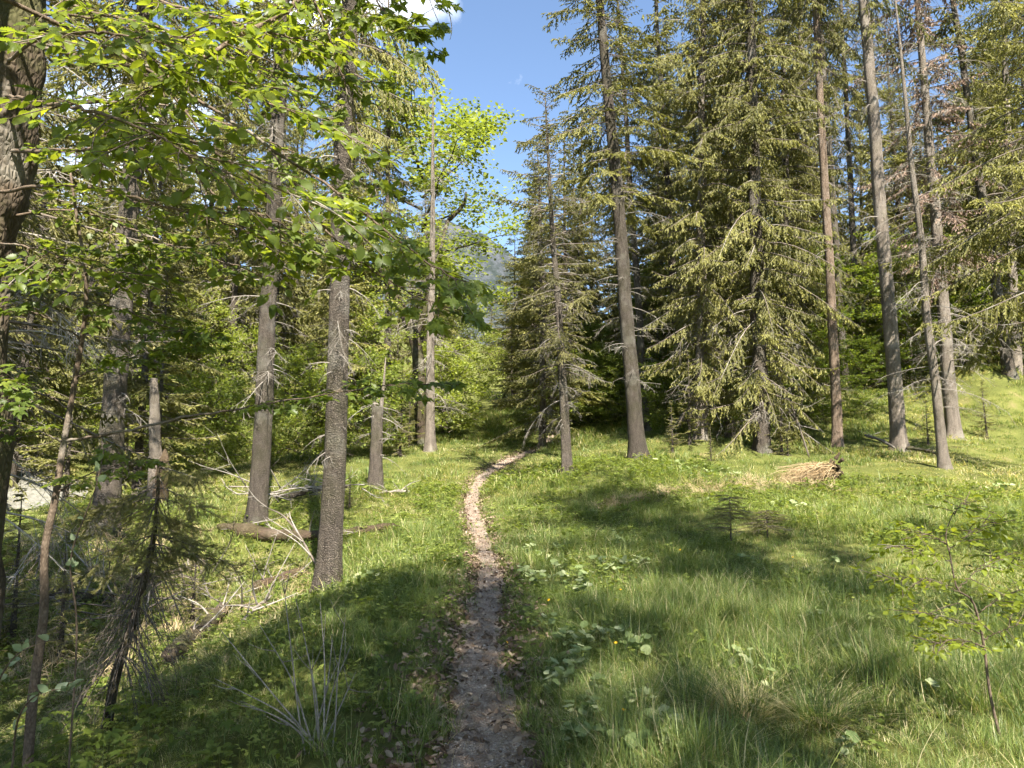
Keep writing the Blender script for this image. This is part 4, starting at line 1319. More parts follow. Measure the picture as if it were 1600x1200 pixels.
# --- dead stalks fan
b = at(500, 1185, 4.1)
t_ = thing('dry_shrub', 'dry leafless shrub of fanned grey stalks in the shade left of the path', 'shrub', b)
ends = [(405, 975), (345, 985), (443, 905), (462, 935), (478, 1010), (500, 940), (520, 1000), (540, 960), (548, 1010), (556, 1050), (430, 1120), (375, 1095), (335, 1060)]
for u, v in ends:
    mb = MB()
    D = 4.1 + r.uniform(-.25, .5)
    e = W(u, v, D) - b
    s0 = r.normal(0, .04, 3) * [1, 1, 0]
    mid = (s0 + e) * .5 + r.normal(0, .025, 3) + [0, 0, .03]
    c_ = catmull([s0, s0 * .7 + mid * .4, mid, mid * .4 + e * .62, e], 14)
    mb.tube(c_, np.linspace(.0062, .0016, 14), 5, r.uniform(0, 1))
    for j in range(2):
        k = int(r.uniform(5, 12))
        d = nrm(nrm(e) + r.normal(0, .5, 3))
        mb.tube([c_[k], c_[k] + d * .07, c_[k] + d * .15 + [0, 0, .02]], [.003, .002, .001], 4)
    mb.build('stalk', M['twig_dead'], t_)
# ------------------------------------------------------------------ logs, brush and the uprooted root
def log(name, label, cat, a, b, r0, r1, mat, seed, stubs=6, bend=.05, lie=False):
    a, b = np.array(a, float), np.array(b, float)
    t_ = thing(name, label, cat, a)
    mb = MB()
    tt = np.linspace(0, 1, 24)
    P = (b - a) * tt[:, None] + UP * (bend * np.sin(tt * 3.1))[:, None] + .03 * np.stack([vnoise(tt * 5, tt * 0, seed), vnoise(tt * 5, tt * 0 + 3, seed), vnoise(tt * 5, tt * 0 + 7, seed)], 1)
    if lie:
        P[:, 2] = ground_h(P[:, 0] + a[0], P[:, 1] + a[1]) - a[2] + (r0 + (r1 - r0) * tt) * .55 + .04
    mb.tube(P, (r0 + (r1 - r0) * tt) * np.interp(tt, [0, .03, .1, .9, .96, 1], [.35, .8, 1, 1, .75, .3]), 14, rough=.75, seed=seed)
    mb.build('trunk', M[mat], t_)
    rr_ = np.random.default_rng(seed)
    for i in range(stubs):
        mb = MB()
        k = rr_.uniform(.1, .95)
        p = P[int(k * 23)]
        d = nrm(rr_.normal(0, 1, 3) * [1, 1, .6] + [0, -.2, .7])
        l = rr_.uniform(.25, .9)
        c_ = catmull([p, p + d * l * .5, p + d * l + rr_.normal(0, .08, 3)], 8)
        mb.tube(c_, np.linspace(.016, .003, 8), 5)
        for j in range(3):
            q_ = c_[int(rr_.uniform(2, 7))]
            d2 = nrm(d + rr_.normal(0, .6, 3))
            mb.tube([q_, q_ + d2 * l * .3], [.005, .0015], 3)
        mb.build('branch', M['twig_dead'], t_)
    return t_


def on(u, v, D, dz=0.0):
    p = at(u, v, D)
    return p + [0, 0, .03 + dz]


log('fallen_log', 'rotten reddish log lying across behind the thick grey trunk', 'log', on(340, 838, 13.7, .1), on(622, 832, 12.7, .06), .14, .08, 'rot_wood', 3, 7, lie=True)
log('fallen_log', 'dark thick log slanting down the shaded bank by the leaning little spruce', 'log', on(262, 985, 7.7, .02), on(352, 890, 10.8, .22), .11, .085, 'bark_moss', 4, 5, lie=True)
log('fallen_log', 'thin pale log at the foot of the brown scaly trunk', 'log', on(430, 795, 15.2, .08), on(545, 775, 16.2, .2), .07, .05, 'bark', 5, 8)
log('fallen_branch', 'curved pale branch lying against the plated trunk', 'branch', on(1350, 668, 22.5, .25), on(1398, 690, 20.6, .1), .05, .03, 'twig_dead', 6, 3)
log('fallen_branch', 'dark branch lying at the foot of the plated trunk', 'branch', on(1415, 690, 20.6, .12), on(1462, 700, 20.2, .06), .05, .04, 'bark_moss', 7, 3)
log('fallen_branch', 'dry branch lying by the snapped trunk near the path', 'branch', on(590, 782, 16.3, .05), on(640, 758, 16.5, .15), .03, .012, 'twig_dead', 8, 6)
log('fallen_branch', 'bent bare branch leaning from the curtain spruce to the ground', 'branch', on(1262, 690, 19.6, .03), W(1205, 575, 20.4), .026, .014, 'twig', 9, 10, .35)
log('fallen_branch', 'white forked branch across the lying log by the brown trunk', 'branch', on(500, 860, 11.6, .03), W(405, 792, 12.6), .018, .008, 'twig', 10, 4, .25)

# snapped rotten snag behind the bank
b = at(240, 800, 15.5)
t_ = thing('rotten_snag', 'snapped rotten trunk with red brown heartwood on the valley side', 'dead tree', b)
mb = MB()
mb.tube(catmull([[0, 0, -.2], [0, 0, .6], [-.05, 0, 1.3], [-.12, 0, 2.1], [-.16, 0, 2.8]], 20), np.interp(np.linspace(0, 1, 20), [0, .3, .5, 1], [.2, .16, .12, .08]), 12, rough=.5, seed=2)
mb.build('trunk', M['bark_pale'], t_)
mb = MB()
mb.tube(catmull([[.16, -.05, -.1], [.16, -.05, .5], [.2, -.04, .95], [.17, 0, 1.25]], 14), np.interp(np.linspace(0, 1, 14), [0, .6, 1], [.16, .13, .02]), 9, rough=.6, seed=5)
mb.build('heartwood', M['rot_wood'], t_)

# brush pile of grey dead twigs at the trunk foot
b = on(470, 790, 15.6)
t_ = thing('brush_pile', 'tangle of dry grey branches around the brown trunk foot', 'brush pile', b)
for i in range(26):
    mb = MB()
    p = r.normal(0, 1, 3) * [.8, .5, 0] + [0, 0, r.uniform(.0, .3)]
    d = nrm(r.normal(0, 1, 3) * [1, .5, .3] + [0, 0, .15])
    l = r.uniform(.5, 1.5)
    c_ = catmull([p, p + d * l * .5 + r.normal(0, .06, 3), p + d * l], 8)
    c_[:, 2] = np.maximum(c_[:, 2], .0)
    mb.tube(c_, np.linspace(.018, .004, 8), 4, r.uniform(0, 1))
    for j in range(4):
        q_ = c_[int(r.uniform(2, 7))]
        mb.tube([q_, q_ + nrm(d + r.normal(0, .7, 3)) * l * .3], [.006, .002], 3)
    mb.build('branch', M['twig_dead'], t_)

for lb, u, v, D, n_ in (('dark tangle of dead twigs behind the leaning little spruce', 120, 900, 10.5, 22), ('tangle of dead twigs in the hollow beside the slanting log', 330, 870, 11.5, 20), ('dry twigs heaped on the valley side edge by the frame', 30, 900, 11, 18)):
    t_ = thing('brush_pile', lb, 'brush pile', at(u, v, D))
    for i in range(n_):
        mb = MB()
        p = r.normal(0, 1, 3) * [.9, .7, 0] + [0, 0, r.uniform(.0, .3)]
        d = nrm(r.normal(0, 1, 3) * [1, .6, .3] + [0, 0, .2])
        l = r.uniform(.5, 1.4)
        c_ = catmull([p, p + d * l * .5 + r.normal(0, .06, 3), p + d * l], 8)
        mb.tube(c_, np.linspace(.014, .003, 8), 4, r.uniform(0, 1))
        for j in range(6):
            q_ = c_[int(r.uniform(2, 7))]
            mb.tube([q_, q_ + nrm(d + r.normal(0, .8, 3)) * l * .3], [.005, .002], 3)
        mb.build('branch', M['twig'], t_)
for lb, a0, a1, r0_, mt_ in (('mossy log lying low along the hollow floor', (60, 905, 10.6), (190, 880, 11.2), .09, 'bark_moss'), ('rotten brown log end below the lying log', (395, 880, 11.4), (480, 862, 12.0), .08, 'rot_wood'),
                             ('dark bare pole lying behind the little dark spruce', (210, 865, 12), (330, 850, 12.8), .05, 'bark_moss'), ('grey stick propped up the bank before the thick trunk', (370, 960, 8.6), (425, 880, 10.6), .025, 'twig_dead')):
    log('fallen_log', lb, 'log', on(*a0, .06), on(*a1, .12), r0_, r0_ * .7, mt_, int(a0[0]), 6, lie=r0_ > .03)

# uprooted root: dark torn end and a sheaf of straw coloured roots
b = on(1290, 752, 17.0)
t_ = thing('uprooted_root', 'uprooted bundle of pale dry roots with a dark torn end on the sunny meadow', 'root', b)
mb = MB()
r2 = np.random.default_rng(9)
for i in range(26):
    p = np.array([.16, -.05, .24]) + r2.normal(0, 1, 3) * [.09, .15, .14]
    d = nrm(np.array([.6, 0, .3]) + r2.normal(0, .7, 3))
    mb.tube(catmull([p - d * .08, p, p + d * r2.uniform(.05, .16)], 6), np.linspace(.06, .025, 6), 6, rough=.6, seed=i)
mb.build('torn_end', M['rot_wood'], t_)
for g in range(9):
    mb = MB()
    for i in range(30):
        p = np.array([.05, 0, .2]) + r2.normal(0, 1, 3) * [.08, .15, .10]
        a_ = r2.normal(0, .4)
        e = np.array([-r2.uniform(.3, 1.3), a_ * 1.1 - .2, -.2 + r2.uniform(-.02, .16)])
        mb.tube(catmull([p, p + e * .35 + [0, 0, r2.uniform(-.02, .13)] + r2.normal(0, .03, 3), p + e * .75 + r2.normal(0, .05, 3), p + e + r2.normal(0, .06, 3)], 7), np.linspace(r2.uniform(.005, .011), .002, 7), 4, r2.uniform(0, 1), cap=False)
    tag(mb.build('roots', M['straw'], t_), kind='stuff')

# ------------------------------------------------------------------ ground plants (scattered copies)
def unit_col(name, meshes):
    c_ = bpy.data.collections.new(name)
    for i, me in enumerate(meshes):
        o = bpy.data.objects.new('%s_tuft' % name, me)
        c_.objects.link(o)
    return c_


def scatter(name, label, cat, coll_, P, rot, scl, idx):
    me = bpy.data.meshes.new(name)
    me.from_pydata([tuple(p) for p in P], [], [])
    for nm, ty, dat, key in (('rot', 'FLOAT_VECTOR', rot, 'vector'), ('scl', 'FLOAT', scl, 'value'), ('pick', 'INT', idx, 'value')):
        at_ = me.attributes.new(nm, ty, 'POINT')
        at_.data.foreach_set(key, np.asarray(dat, np.int32 if ty == 'INT' else np.float32).ravel())
    o = obj(name, me)
    ng = bpy.data.node_groups.new(name, 'GeometryNodeTree')
    ng.interface.new_socket('Geometry', in_out='INPUT', socket_type='NodeSocketGeometry')
    ng.interface.new_socket('Geometry', in_out='OUTPUT', socket_type='NodeSocketGeometry')
    N, Lk = ng.nodes, ng.links
    gi, go = N.new('NodeGroupInput'), N.new('NodeGroupOutput')
    ci = N.new('GeometryNodeCollectionInfo')
    ci.inputs[0].default_value = coll_
    ci.inputs['Separate Children'].default_value = True
    ci.inputs['Reset Children'].default_value = True
    ip = N.new('GeometryNodeInstanceOnPoints')
    ip.inputs['Pick Instance'].default_value = True

    def na(nm, ty):
        a_ = N.new('GeometryNodeInputNamedAttribute')
        a_.data_type = ty
        a_.inputs['Name'].default_value = nm
        return [s_ for s_ in a_.outputs if s_.enabled and s_.name == 'Attribute'][0]
    Lk.new(gi.outputs[0], ip.inputs['Points'])
    Lk.new(ci.outputs[0], ip.inputs['Instance'])
    Lk.new(na('pick', 'INT'), ip.inputs['Instance Index'])
    Lk.new(na('rot', 'FLOAT_VECTOR'), ip.inputs['Rotation'])
    Lk.new(na('scl', 'FLOAT'), ip.inputs['Scale'])
    Lk.new(ip.outputs[0], go.inputs[0])
    md = o.modifiers.new('scatter', 'NODES')
    md.node_group = ng
    return tag(o, label, cat, kind='stuff')


def tuft(seed, nb, rad, h, w, straw=.12, segs=3, lay=.5, tint0=.4):
    r = np.random.default_rng(seed)
    mb = MB()
    V, T, C_ = [], [], []
    for i in range(nb):
        a_ = r.uniform(0, 6.283)
        rr_ = rad * math.sqrt(r.uniform())
        b_ = np.array([rr_ * math.cos(a_), rr_ * math.sin(a_), -.015])
        az = a_ + r.normal(0, 1.0)
        o = np.array([math.cos(az), math.sin(az), 0])
        s_ = np.array([-o[1], o[0], 0])
        H = h * r.uniform(.45, 1.2)
        lean = lay * r.uniform(.15, 1.3)
        ti = np.clip(r.normal(tint0, .16), 0, .74)
        if r.uniform() < straw:
            ti = r.uniform(.86, 1.0)
            lean *= 1.5
        k = len(V)
        for j in range(segs + 1):
            t_ = j / segs
            c_ = b_ + o * (H * lean * t_ ** 1.8) + UP * (H * (t_ - .28 * min(lean, 1.4) * t_ ** 2.4))
            ww = w * r.uniform(.85, 1.15) * (1 - t_ ** 1.6) * .5
            if j == segs:
                V.append(c_); C_.append(ti)
            else:
                V += [c_ - s_ * ww, c_ + s_ * ww]; C_ += [ti, ti]
        for j in range(segs - 1):
            q_ = k + 2 * j
            T += [[q_, q_ + 1, q_ + 3], [q_, q_ + 3, q_ + 2]]
        q_ = k + 2 * (segs - 1)
        T.append([q_, q_ + 1, q_ + 2])
    mb.add(V, T, np.array(C_))
    return mb


def herb(seed, nl, rad, h, size, leaf, lo=.2, hi=.8):
    r = np.random.default_rng(seed)
    mb = MB()
    for i in range(nl):
        a_ = r.uniform(0, 6.28)
        p = np.array([math.cos(a_), math.sin(a_), 0]) * rad * math.sqrt(r.uniform())
        z_ = h * r.uniform(.3, 1)
        mb.tube([p * .6, p + [0, 0, z_]], [.0015, .001], 3, .3, cap=False)
        d = nrm(p + r.normal(0, .05, 3) * [1, 1, .3])
        mb.inst(leaf, (p + [0, 0, z_])[None], frames(d[None], nrm(r.normal(0, .3, 3) + [0, 0, 1])[None]) * size * r.uniform(.6, 1.2), r.uniform(lo, hi))
    return mb


# four sorts each: lush green, tall mixed, yellowish, short and strawy
TU_N = unit_col('near_grass', [tuft(i, 36, .085, .18, .0046, .08, 4, .8, .36).mesh('near_grass', M['grass']) for i in range(4)]
                + [tuft(20 + i, 30, .07, .30, .0048, .14, 4, .85, .42).mesh('near_grass', M['grass']) for i in range(4)]
                + [tuft(30 + i, 32, .10, .15, .005, .16, 3, .9, .62).mesh('near_grass', M['grass']) for i in range(4)]
                + [tuft(40 + i, 34, .11, .11, .005, .60, 3, 1.4, .55).mesh('near_grass', M['grass']) for i in range(4)])
TU_M = unit_col('mid_grass', [tuft(50 + i, 36, .15, .155, .0085, .08, 3, .75, .42).mesh('mid_grass', M['grass']) for i in range(4)]
                + [tuft(60 + i, 30, .14, .24, .0085, .2, 3, .95, .47).mesh('mid_grass', M['grass']) for i in range(4)]
                + [tuft(65 + i, 34, .17, .14, .009, .18, 3, .9, .66).mesh('mid_grass', M['grass']) for i in range(4)]
                + [tuft(70 + i, 36, .18, .10, .009, .60, 3, 1.4, .58).mesh('mid_grass', M['grass']) for i in range(4)])
TU_F = unit_col('far_grass', [tuft(80 + i, 42, .32, .17, .017, .08, 2, .75, .46).mesh('far_grass', M['grass']) for i in range(4)]
                + [tuft(85 + i, 36, .28, .26, .016, .2, 2, .95, .5).mesh('far_grass', M['grass']) for i in range(4)]
                + [tuft(90 + i, 40, .34, .15, .018, .18, 2, .9, .68).mesh('far_grass', M['grass']) for i in range(4)]
                + [tuft(95 + i, 40, .36, .11, .018, .55, 2, 1.3, .6).mesh('far_grass', M['grass']) for i in range(4)])


def ground_points(n, r0, r1, half_deg, seed, margin=-.06, thin=None):
    r = np.random.default_rng(seed)
    rad = np.sqrt(r.uniform(r0 ** 2, r1 ** 2, n))
    a_ = np.radians(r.uniform(-half_deg, half_deg, n))
    x, y = rad * np.sin(a_), rad * np.cos(a_)
    d = path_dist(x, y)
    hw = path_half(y)
    edge = np.clip((d - hw * (1 + .5 * (vnoise(x * 3, y * 3, 4) - .5)) - margin) / .25, 0, 1)
    keep = r.uniform(0, 1, n) < edge
    if thin is not None:
        keep &= r.uniform(0, 1, n) < thin(x, y)
    x, y = x[keep], y[keep]
    return x, y, np.clip((d[keep] - hw[keep]) / .6, 0.35, 1), r


TREE_XY = np.array([o.location[:2] for o in COL.objects if o.parent is None and o.get('category') == 'tree' and abs(o.location[0]) < 14 and 0 < o.location[1] < 27])


def grass_layer(name, label, coll_, n, r0, r1, half, seed, thin=None):
    x, y, e, r = ground_points(n, r0, r1, half, seed, thin=thin)
    dt = np.sqrt(((x[:, None] - TREE_XY[None, :, 0]) ** 2 + (y[:, None] - TREE_XY[None, :, 1]) ** 2).min(1))
    k = dt > r.uniform(.12, .55, len(x))
    x, y, e = x[k], y[k], e[k]
    z = ground_h(x, y)
    a_ = fbm(x * .5, y * .5, 91, 4) + r.normal(0, .07, len(x))
    b_ = fbm(x * .28 + 40, y * .4, 57, 4) + r.normal(0, .07, len(x)) + np.where(x < -1.6, .09, 0)
    sort = np.where(b_ > .575, 3, np.where(b_ > .50, 2, np.where(a_ > .54, 1, 0)))
    pick = sort * 4 + r.integers(0, 4, len(x))
    rot = np.stack([r.normal(0, .12, len(x)), r.normal(0, .12, len(x)), r.uniform(0, 6.28, len(x))], 1)
    s_ = np.where((x < -.7) & (y < 6), .75, 1.0) * r.uniform(.6, 1.2, len(x)) * (.6 + .55 * np.clip((a_ - .35) * 3, 0, 1)) * (.45 + .55 * e)
    return scatter(name, label, 'grass', coll_, np.stack([x, y, z], 1), rot, s_, pick)


def left_thin(x, y):
    k_ = np.where(x < -1.7 - .09 * y, np.where(y > 5.5, .40, .5), 1.0)
    return np.where((x + 1.1) ** 2 + (y - 3.7) ** 2 < .75, .22, np.where((x < -.7) & (y < 5.5), k_ * .7, k_))


grass_layer('near_grass', 'long thin meadow grass near the path in the foreground', TU_N, 11500, 1.2, 8.2, 52, 1, left_thin)
grass_layer('mid_grass', 'meadow grass in the middle distance on both sides of the path', TU_M, 10500, 8.0, 17, 46, 2, left_thin)
grass_layer('far_grass', 'sunny grass up to the edge of the wood', TU_F, 11500, 16.5, 38, 42, 3, lambda x, y: np.where((y > 30) & (x > 3), .45, 1.0))

HERBS = unit_col('herb', [herb(1, 7, .06, .10, .045, MAPLE[0]).mesh('herb', M['bush_leaf']), herb(2, 9, .07, .07, .035, ROUND[0], .1, .6).mesh('herb', M['bush_leaf']), herb(3, 6, .05, .12, .05, BEECH[0], .1, .7).mesh('herb', M['maple_leaf']), herb(4, 10, .08, .06, .03, CARD, .2, .9).mesh('herb', M['bush_leaf'])])
x, y, e, r3 = ground_points(13000, 1.5, 19, 47, 5, margin=.0)
kz = fbm(x * .7, y * .7, 33, 3) + np.where(x < -.8, .08, 0) + r3.uniform(-.12, .12, len(x)) > .48
x, y = x[kz], y[kz]
scatter('ground_herbs', 'low leafy herbs growing between the grass', 'herbs', HERBS, np.stack([x, y, ground_h(x, y) + .02], 1), np.stack([r3.normal(0, .15, len(x)), r3.normal(0, .15, len(x)), r3.uniform(0, 6.28, len(x))], 1), r3.uniform(.7, 1.5, len(x)) * np.interp(y, [3, 8, 18], [.8, 1.1, 1.6]), r3.integers(0, 4, len(x)))

# dead leaves on the path edges, gravel on the path, needle litter trail
DL = unit_col('dead_leaf', [(lambda b_: (b_.add(BEECH[i][0] * [.055, .055, .14] , BEECH[i][1], .1 + .27 * i), b_.mesh('dead_leaf', M['dead_leaf']))[1])(MB()) for i in range(4)])
n = 12000
k = r3.uniform(0, 1, n)
yy = 1.2 + 26 * k ** 2.6
px_ = np.interp(yy, PATH_XY[:, 1], PATH_XY[:, 0])
offs = r3.normal(0, 1, n)
sgn = np.where(r3.uniform(0, 1, n) < .6, -1, 1)
xx = px_ + np.where(r3.uniform(0, 1, n) < .82, sgn * (path_half(yy) + np.abs(offs) * .24 * np.interp(yy, [0, 6, 12], [1.4, .9, .5])), r3.uniform(-1, 1, n) * path_half(yy))
scatter('leaf_litter', 'brown fallen leaves lying along the path edges', 'fallen leaves', DL, np.stack([xx, yy, ground_h(xx, yy) + r3.uniform(.012, .035, n)], 1), np.stack([r3.normal(0, .45, n), r3.normal(0, .45, n), r3.uniform(0, 6.28, n)], 1), r3.uniform(.5, 1.15, n), r3.integers(0, 4, n))


def pebble(seed):
    r = np.random.default_rng(seed)
    V = np.array([[1, 0, 0], [-1, 0, 0], [0, 1, 0], [0, -1, 0], [0, 0, 1], [0, 0, -1.0]]) * r.uniform(.6, 1.1, (6, 1)) * [1, .8, .5]
    T = np.array([[0, 2, 4], [2, 1, 4], [1, 3, 4], [3, 0, 4], [2, 0, 5], [1, 2, 5], [3, 1, 5], [0, 3, 5]])
    mid, T2 = list(V), []
    for a_, b_, c_ in T:
        k0 = len(mid)
        for p_, q_ in ((a_, b_), (b_, c_), (c_, a_)):
            mid.append((V[p_] + V[q_]) * .5 * 1.28)
        T2 += [[a_, k0, k0 + 2], [k0, b_, k0 + 1], [k0 + 2, k0 + 1, c_], [k0, k0 + 1, k0 + 2]]
    mb = MB()
    mb.add(np.array(mid), T2)
    return mb


t = NT('pebble')
oi = t.n('ShaderNodeObjectInfo')
M['pebble'] = t.done(t.pbr(t.ramp(oi.outputs['Random'], [(0, (.18, .135, .105)), (.5, (.33, .27, .215)), (1, (.48, .42, .36))]), .85, None, .2))
PB = unit_col('pebble', [pebble(i).mesh('pebble', M['pebble'], False) for i in range(4)])
n = 9000
yy = 1.2 + 24 * r3.uniform(0, 1, n) ** 1.7
px_ = np.interp(yy, PATH_XY[:, 1], PATH_XY[:, 0])
xx = px_ + r3.uniform(-1.05, 1.05, n) * path_half(yy)
scatter('path_gravel', 'small stones and gravel lying on the worn path', 'gravel', PB, np.stack([xx, yy, ground_h(xx, yy) + .018], 1), np.stack([r3.normal(0, .3, n), r3.normal(0, .3, n), r3.uniform(0, 6.28, n)], 1), np.clip(r3.lognormal(-5.35, .5, n), .002, .02), r3.integers(0, 4, n))

ST = unit_col('straw', [tuft(140 + i, 30, .12, .10, .006, 1.0, 2, 1.8).mesh('straw', M['straw']) for i in range(3)])
n = 240
f = r3.uniform(0, 1, n)
A, B = at(1270, 760, 16.8), at(935, 795, 14.2)
xx = A[0] + (B[0] - A[0]) * f + r3.normal(0, .12, n)
yy = A[1] + (B[1] - A[1]) * f + r3.normal(0, .34, n) * (1.3 - f)
scatter('dry_litter', 'trail of dry brown needles and straw across the meadow', 'litter', ST, np.stack([xx, yy, ground_h(xx, yy) + .03 + .05 * (1 - f)], 1), np.stack([r3.normal(0, .6, n), r3.normal(0, .6, n), r3.uniform(0, 6.28, n)], 1), r3.uniform(.5, 1.3, n), r3.integers(0, 3, n))

n = 900
xx = r3.uniform(-8.5, -1.6, n)
yy = r3.uniform(6, 14, n)
kz = (fbm(xx * .6, yy * .6, 12, 3) > .47) & (xx < -1.2 - .16 * yy)
xx, yy = xx[kz], yy[kz]
n = len(xx)
scatter('needle_litter', 'brown needles and dry stalks on the floor of the hollow', 'litter', ST, np.stack([xx, yy, ground_h(xx, yy) + .01], 1), np.stack([r3.normal(0, .5, n), r3.normal(0, .5, n), r3.uniform(0, 6.28, n)], 1), r3.uniform(.6, 1.5, n), r3.integers(0, 3, n))

# ------------------------------------------------------------------ single plants
# butterbur: pale round leaves on stalks
BUR = [(820, 905, 8.6), (850, 915, 8.3), (885, 912, 8.3), (915, 918, 8.2), (875, 895, 8.9), (940, 880, 9.4), (990, 840, 11), (960, 850, 10.8), (1000, 880, 9.6), (850, 870, 10), (835, 850, 11),
       (880, 1010, 6.0), (905, 1025, 5.8), (925, 1010, 6.0), (900, 1060, 5.3), (870, 1075, 5.1), (890, 1095, 4.9), (860, 1110, 4.8), (910, 1140, 4.3), (900, 1175, 4.0), (960, 1180, 4.0), (985, 1190, 3.9), (1010, 1130, 4.5), (1045, 1155, 4.2),
       (1080, 1180, 4.0), (940, 1105, 4.75), (1170, 885, 9.6), (1160, 1050, 5.5), (1200, 1080, 5.1), (1270, 985, 6.6), (1330, 1040, 5.6), (1440, 1030, 5.6), (1460, 1115, 4.6), (1330, 1185, 3.9), (640, 880, 9.8), (585, 915, 9.0), (570, 900, 9.4), (1180, 920, 8.3), (1000, 1040, 5.6), (1300, 880, 9.7)]
HI = [(1085, 745, 17.5), (1060, 740, 17.8), (1110, 748, 17.2), (1130, 742, 17.6), (1100, 735, 18), (1145, 750, 17), (1070, 752, 17), (1250, 800, 13.6), (1220, 795, 14), (1560, 745, 15.8), (1540, 748, 15.6), (1575, 742, 16), (1240, 790, 14.2), (1030, 735, 18)]
BUR += [(u + du, v + dv, D * 470 / max(60, (v + dv - 730)) * (v - 730) / 470) for u, v, D in BUR if 815 < u < 1100 for du, dv in ((int(r3.integers(-38, 38)), int(r3.integers(-12, 14))),)]
bur_m = {}
for i in range(4):
    for c_ in range(3):
        b_ = MB()
        b_.add(ROUND[i][0], ROUND[i][1], .25 + .3 * c_)
        bur_m[(i, c_)] = b_.mesh('leaf', M['butterbur'])
stk = MB()
stk.inst(PRISM, np.zeros((1, 3)), frames(UP[None]) * np.array([1, .0035, .0035])[None, None, :])
stk_m = stk.mesh('stem', M['butterbur'])


def butterbur(label, group, p, n, size):
    t_ = thing('butterbur_plant', label, 'plant', p, group)
    for i in range(n):
        a_ = r3.uniform(0, 6.28)
        q_ = np.array([math.cos(a_), math.sin(a_), 0]) * r3.uniform(.02, .14) * size / .1
        h_ = r3.uniform(.09, .20)
        s_ = obj('stem', stk_m, t_)
        s_.location = tuple(q_ * .5)
        d = Vector(q_ * .5 + UP * h_)
        s_.rotation_mode = 'QUATERNION'
        s_.rotation_quaternion = Vector((0, 0, 1)).rotation_difference(d)
        s_.scale = (1, 1, d.length)
        o = obj('leaf', bur_m[(int(r3.integers(4)), int(r3.integers(3)))], t_)
        o.location = tuple(q_ + UP * h_)
        o.rotation_euler = (r3.normal(0, .35), r3.normal(0, .35), r3.uniform(0, 6.28))
        k_ = size * r3.uniform(.6, 1.2)
        o.scale = (k_, k_, k_)


for u, v, D in BUR:
    near = D < 7.2
    lb = 'pale butterbur low in the near grass by the path' if near else ('pale butterbur plant in the grass left of the path' if u < 700 else 'pale butterbur plant in the half shaded grass right of the path')
    butterbur(lb, 'near butterbur right of the path' if near else ('butterbur left of the path' if u < 700 else 'butterbur farther right of the path'), at(u, v, D), 11 if near else 11, .07 if near else .095)
for u, v, D in HI:
    butterbur('pale butterbur plant on the far sunny meadow before the wood', 'butterbur on the far meadow', at(u, v, D), 6, .14)

# yellow flowers
fl = MB()
for ring, nn, sz in ((0, 9, .016), (.3, 7, .012)):
    for i in range(nn):
        a_ = i / nn * 6.283 + ring
        d = np.array([math.cos(a_), math.sin(a_), .25 + ring])
        fl.inst(CARD, np.zeros((1, 3)), frames(d[None]) * np.array([sz, sz * .8, sz])[None, None, :], .5)
fl_m = fl.mesh('petals', M['petal'])
FL = [(1135, 945, 7.4), (1357, 965, 6.9), (994, 913, 8.2), (970, 941, 7.5), (858, 977, 6.7), (963, 1040, 5.55), (976, 1150, 4.2), (968, 858, 10.5), (1008, 873, 9.9), (963, 925, 7.9), (1064, 873, 9.9), (792, 1037, 5.6), (694, 906, 8.9), (1130, 950, 7.2), (1240, 880, 9.6)]
for u, v, D in FL:
    p = at(u, v + 18, D)
    t_ = thing('yellow_flower', 'single small yellow flower standing in the meadow grass', 'flower', p, 'yellow flowers in the meadow')
    s_ = obj('stem', stk_m, t_)
    s_.scale = (.5, .5, .20)
    o = obj('petals', fl_m, t_)
    o.location = (0, 0, .20)
    o.rotation_euler = (r3.normal(0, .3) + .3, r3.normal(0, .3), r3.uniform(0, 6))

# big sedge tussocks of dark drooping blades
for lb, u, v, D, s0, dry in (('large dark sedge tussock with drooping blades near the path', 1080, 1105, 4.75, 1.0, .25), ('brown dry sedge tussock beside the dark one', 1160, 1120, 4.6, .85, .7), ('green sedge tussock in the middle of the near meadow', 1030, 985, 6.5, .7, .15), ('green sedge tussock nearest the frame bottom under the sapling', 1280, 1140, 4.4, .8, .3)):
    p = at(u, v, D)
    t_ = thing('sedge_tussock', lb, 'grass tussock', p)
    tuft(int(u), 420, .13 * s0, .46 * s0, .005, dry, 5, 1.25, .28).build('blades', M['grass'], t_)
    mb = MB()
    mb.tube([[0, 0, -.1], [0, 0, .04], [0, 0, .1 * s0]], [.14 * s0, .12 * s0, .03], 10, rough=.4)
    mb.build('base', M['straw'], t_)

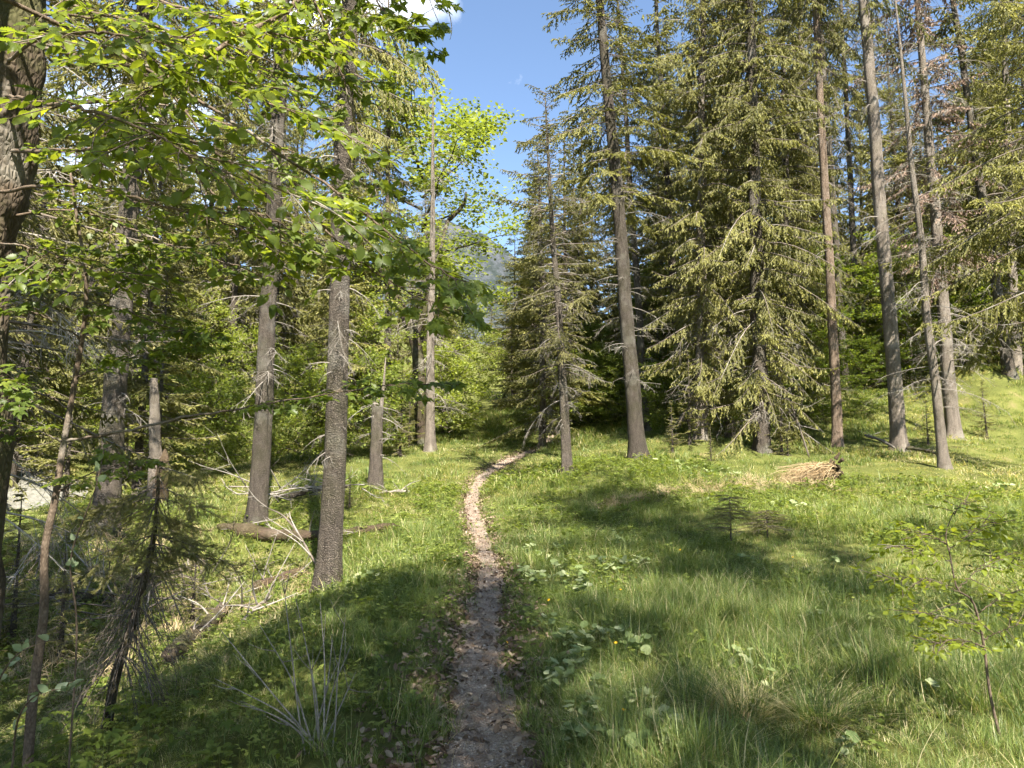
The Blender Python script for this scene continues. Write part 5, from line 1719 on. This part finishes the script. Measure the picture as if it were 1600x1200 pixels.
# maple seedlings in the shaded corner
SEED = [(180, 1150, 4.6), (120, 1180, 4.3), (230, 1180, 4.2), (60, 1130, 4.9), (270, 1150, 4.5), (200, 1110, 5.2), (150, 1085, 5.5), (90, 1090, 5.4), (20, 1160, 4.6), (300, 1190, 4.0), (250, 1100, 5.3), (350, 1170, 4.3), (215, 1198, 4.0), (160, 1195, 4.1), (40, 1195, 4.2), (110, 1140, 4.8)]
ml = {}
for i in range(3):
    for c_ in range(3):
        b_ = MB()
        b_.add(MAPLE[i][0], MAPLE[i][1], .2 + .28 * c_)
        ml[(i, c_)] = b_.mesh('leaf', M['maple_leaf'])
for u, v, D in SEED:
    p = at(u, v, D)
    t_ = thing('maple_seedling', 'maple seedling with lobed leaves on the shaded floor in the corner', 'seedling', p, 'maple seedlings in the shaded corner')
    h_ = r3.uniform(.18, .38)
    s_ = obj('stem', stk_m, t_)
    s_.scale = (.8, .8, h_)
    for i in range(int(r3.integers(5, 9))):
        a_ = r3.uniform(0, 6.28)
        o = obj('leaf', ml[(int(r3.integers(3)), int(r3.integers(3)))], t_)
        rr_ = r3.uniform(.03, .11)
        o.location = (rr_ * math.cos(a_), rr_ * math.sin(a_), h_ * r3.uniform(.55, 1.05))
        k_ = r3.uniform(.07, .12)
        o.scale = (k_, k_, k_)
        o.rotation_euler = (r3.normal(0, .25), r3.uniform(0, .35), a_)

# dead little spruce standing on the meadow
for lb, u, v, D, h_ in (('small dead spruce sapling with flat brown twigs standing on the meadow', 1142, 856, 11.0, .80), ('tiny half dead spruce right beside the dead sapling on the meadow', 1199, 846, 11.5, .46)):
    p = at(u, v, D)
    t_ = thing('dead_sapling', lb, 'sapling', p)
    mb = MB()
    mb.tube([[0, 0, -.05], [0.01, 0, h_ * .5], [0, 0, h_]], [.016, .012, .004], 6)
    mb.build('trunk', M['bark'], t_)
    mb, nd = MB(), MB()
    for i in range(44):
        z_ = h_ * r3.uniform(.32, 1)
        a_ = r3.uniform(0, 6.28)
        o_ = np.array([math.cos(a_), math.sin(a_), 0])
        L = r3.uniform(.2, .5) * (1.35 - z_ / h_)
        ax = np.array([0, 0, z_]) + o_ * (L * np.linspace(0, 1, 6))[:, None] + UP * (L * (.15 * np.linspace(0, 1, 6) - .2 * np.linspace(0, 1, 6) ** 2))[:, None]
        mb.tube(ax, np.linspace(.006, .002, 6), 4)
        for j in range(9):
            q_ = ax[int(r3.uniform(1.5, 6))]
            d = nrm(o_ + np.cross(o_, UP) * r3.choice([-1, 1]) * r3.uniform(.4, 1) + UP * r3.uniform(-.5, .1))
            l2 = r3.uniform(.06, .16)
            mb.inst(PRISM, q_[None], frames(d[None]) * np.array([l2, .0025, .0025])[None, None, :])
            if r3.uniform() < .75:
                nd.inst(SPIKY, q_[None], frames(d[None]) * np.array([l2 * 1.1, .03, .03])[None, None, :], r3.uniform(.2, .9))
    tag(mb.build('branches', M['twig'], t_), kind='stuff')
    tag(nd.build('crown', M['needle'], t_), kind='stuff')

# ------------------------------------------------------------------ alike things: which one, counted along the picture
ORD = 'first second third fourth fifth sixth seventh eighth ninth tenth eleventh twelfth thirteenth fourteenth fifteenth sixteenth seventeenth eighteenth nineteenth twentieth'.split()
TENS = {2: 'twenty', 3: 'thirty', 4: 'forty', 5: 'fifty'}


def ordinal(i):
    if i < 20:
        return ORD[i]
    a_, b_ = divmod(i + 1, 10)
    return (TENS[a_][:-1] + 'ieth') if b_ == 0 else TENS[a_] + '-' + ORD[b_ - 1]


by = {}
for o in COL.objects:
    if o.parent is None and o.get('group'):
        by.setdefault(o['group'], []).append(o)
for g_, os_ in by.items():
    os_.sort(key=lambda o: float(project(np.array(o.location))[0]))
    for i, o in enumerate(os_):
        o['label'] = '%s, %s from the left' % (o['label'], ordinal(i))
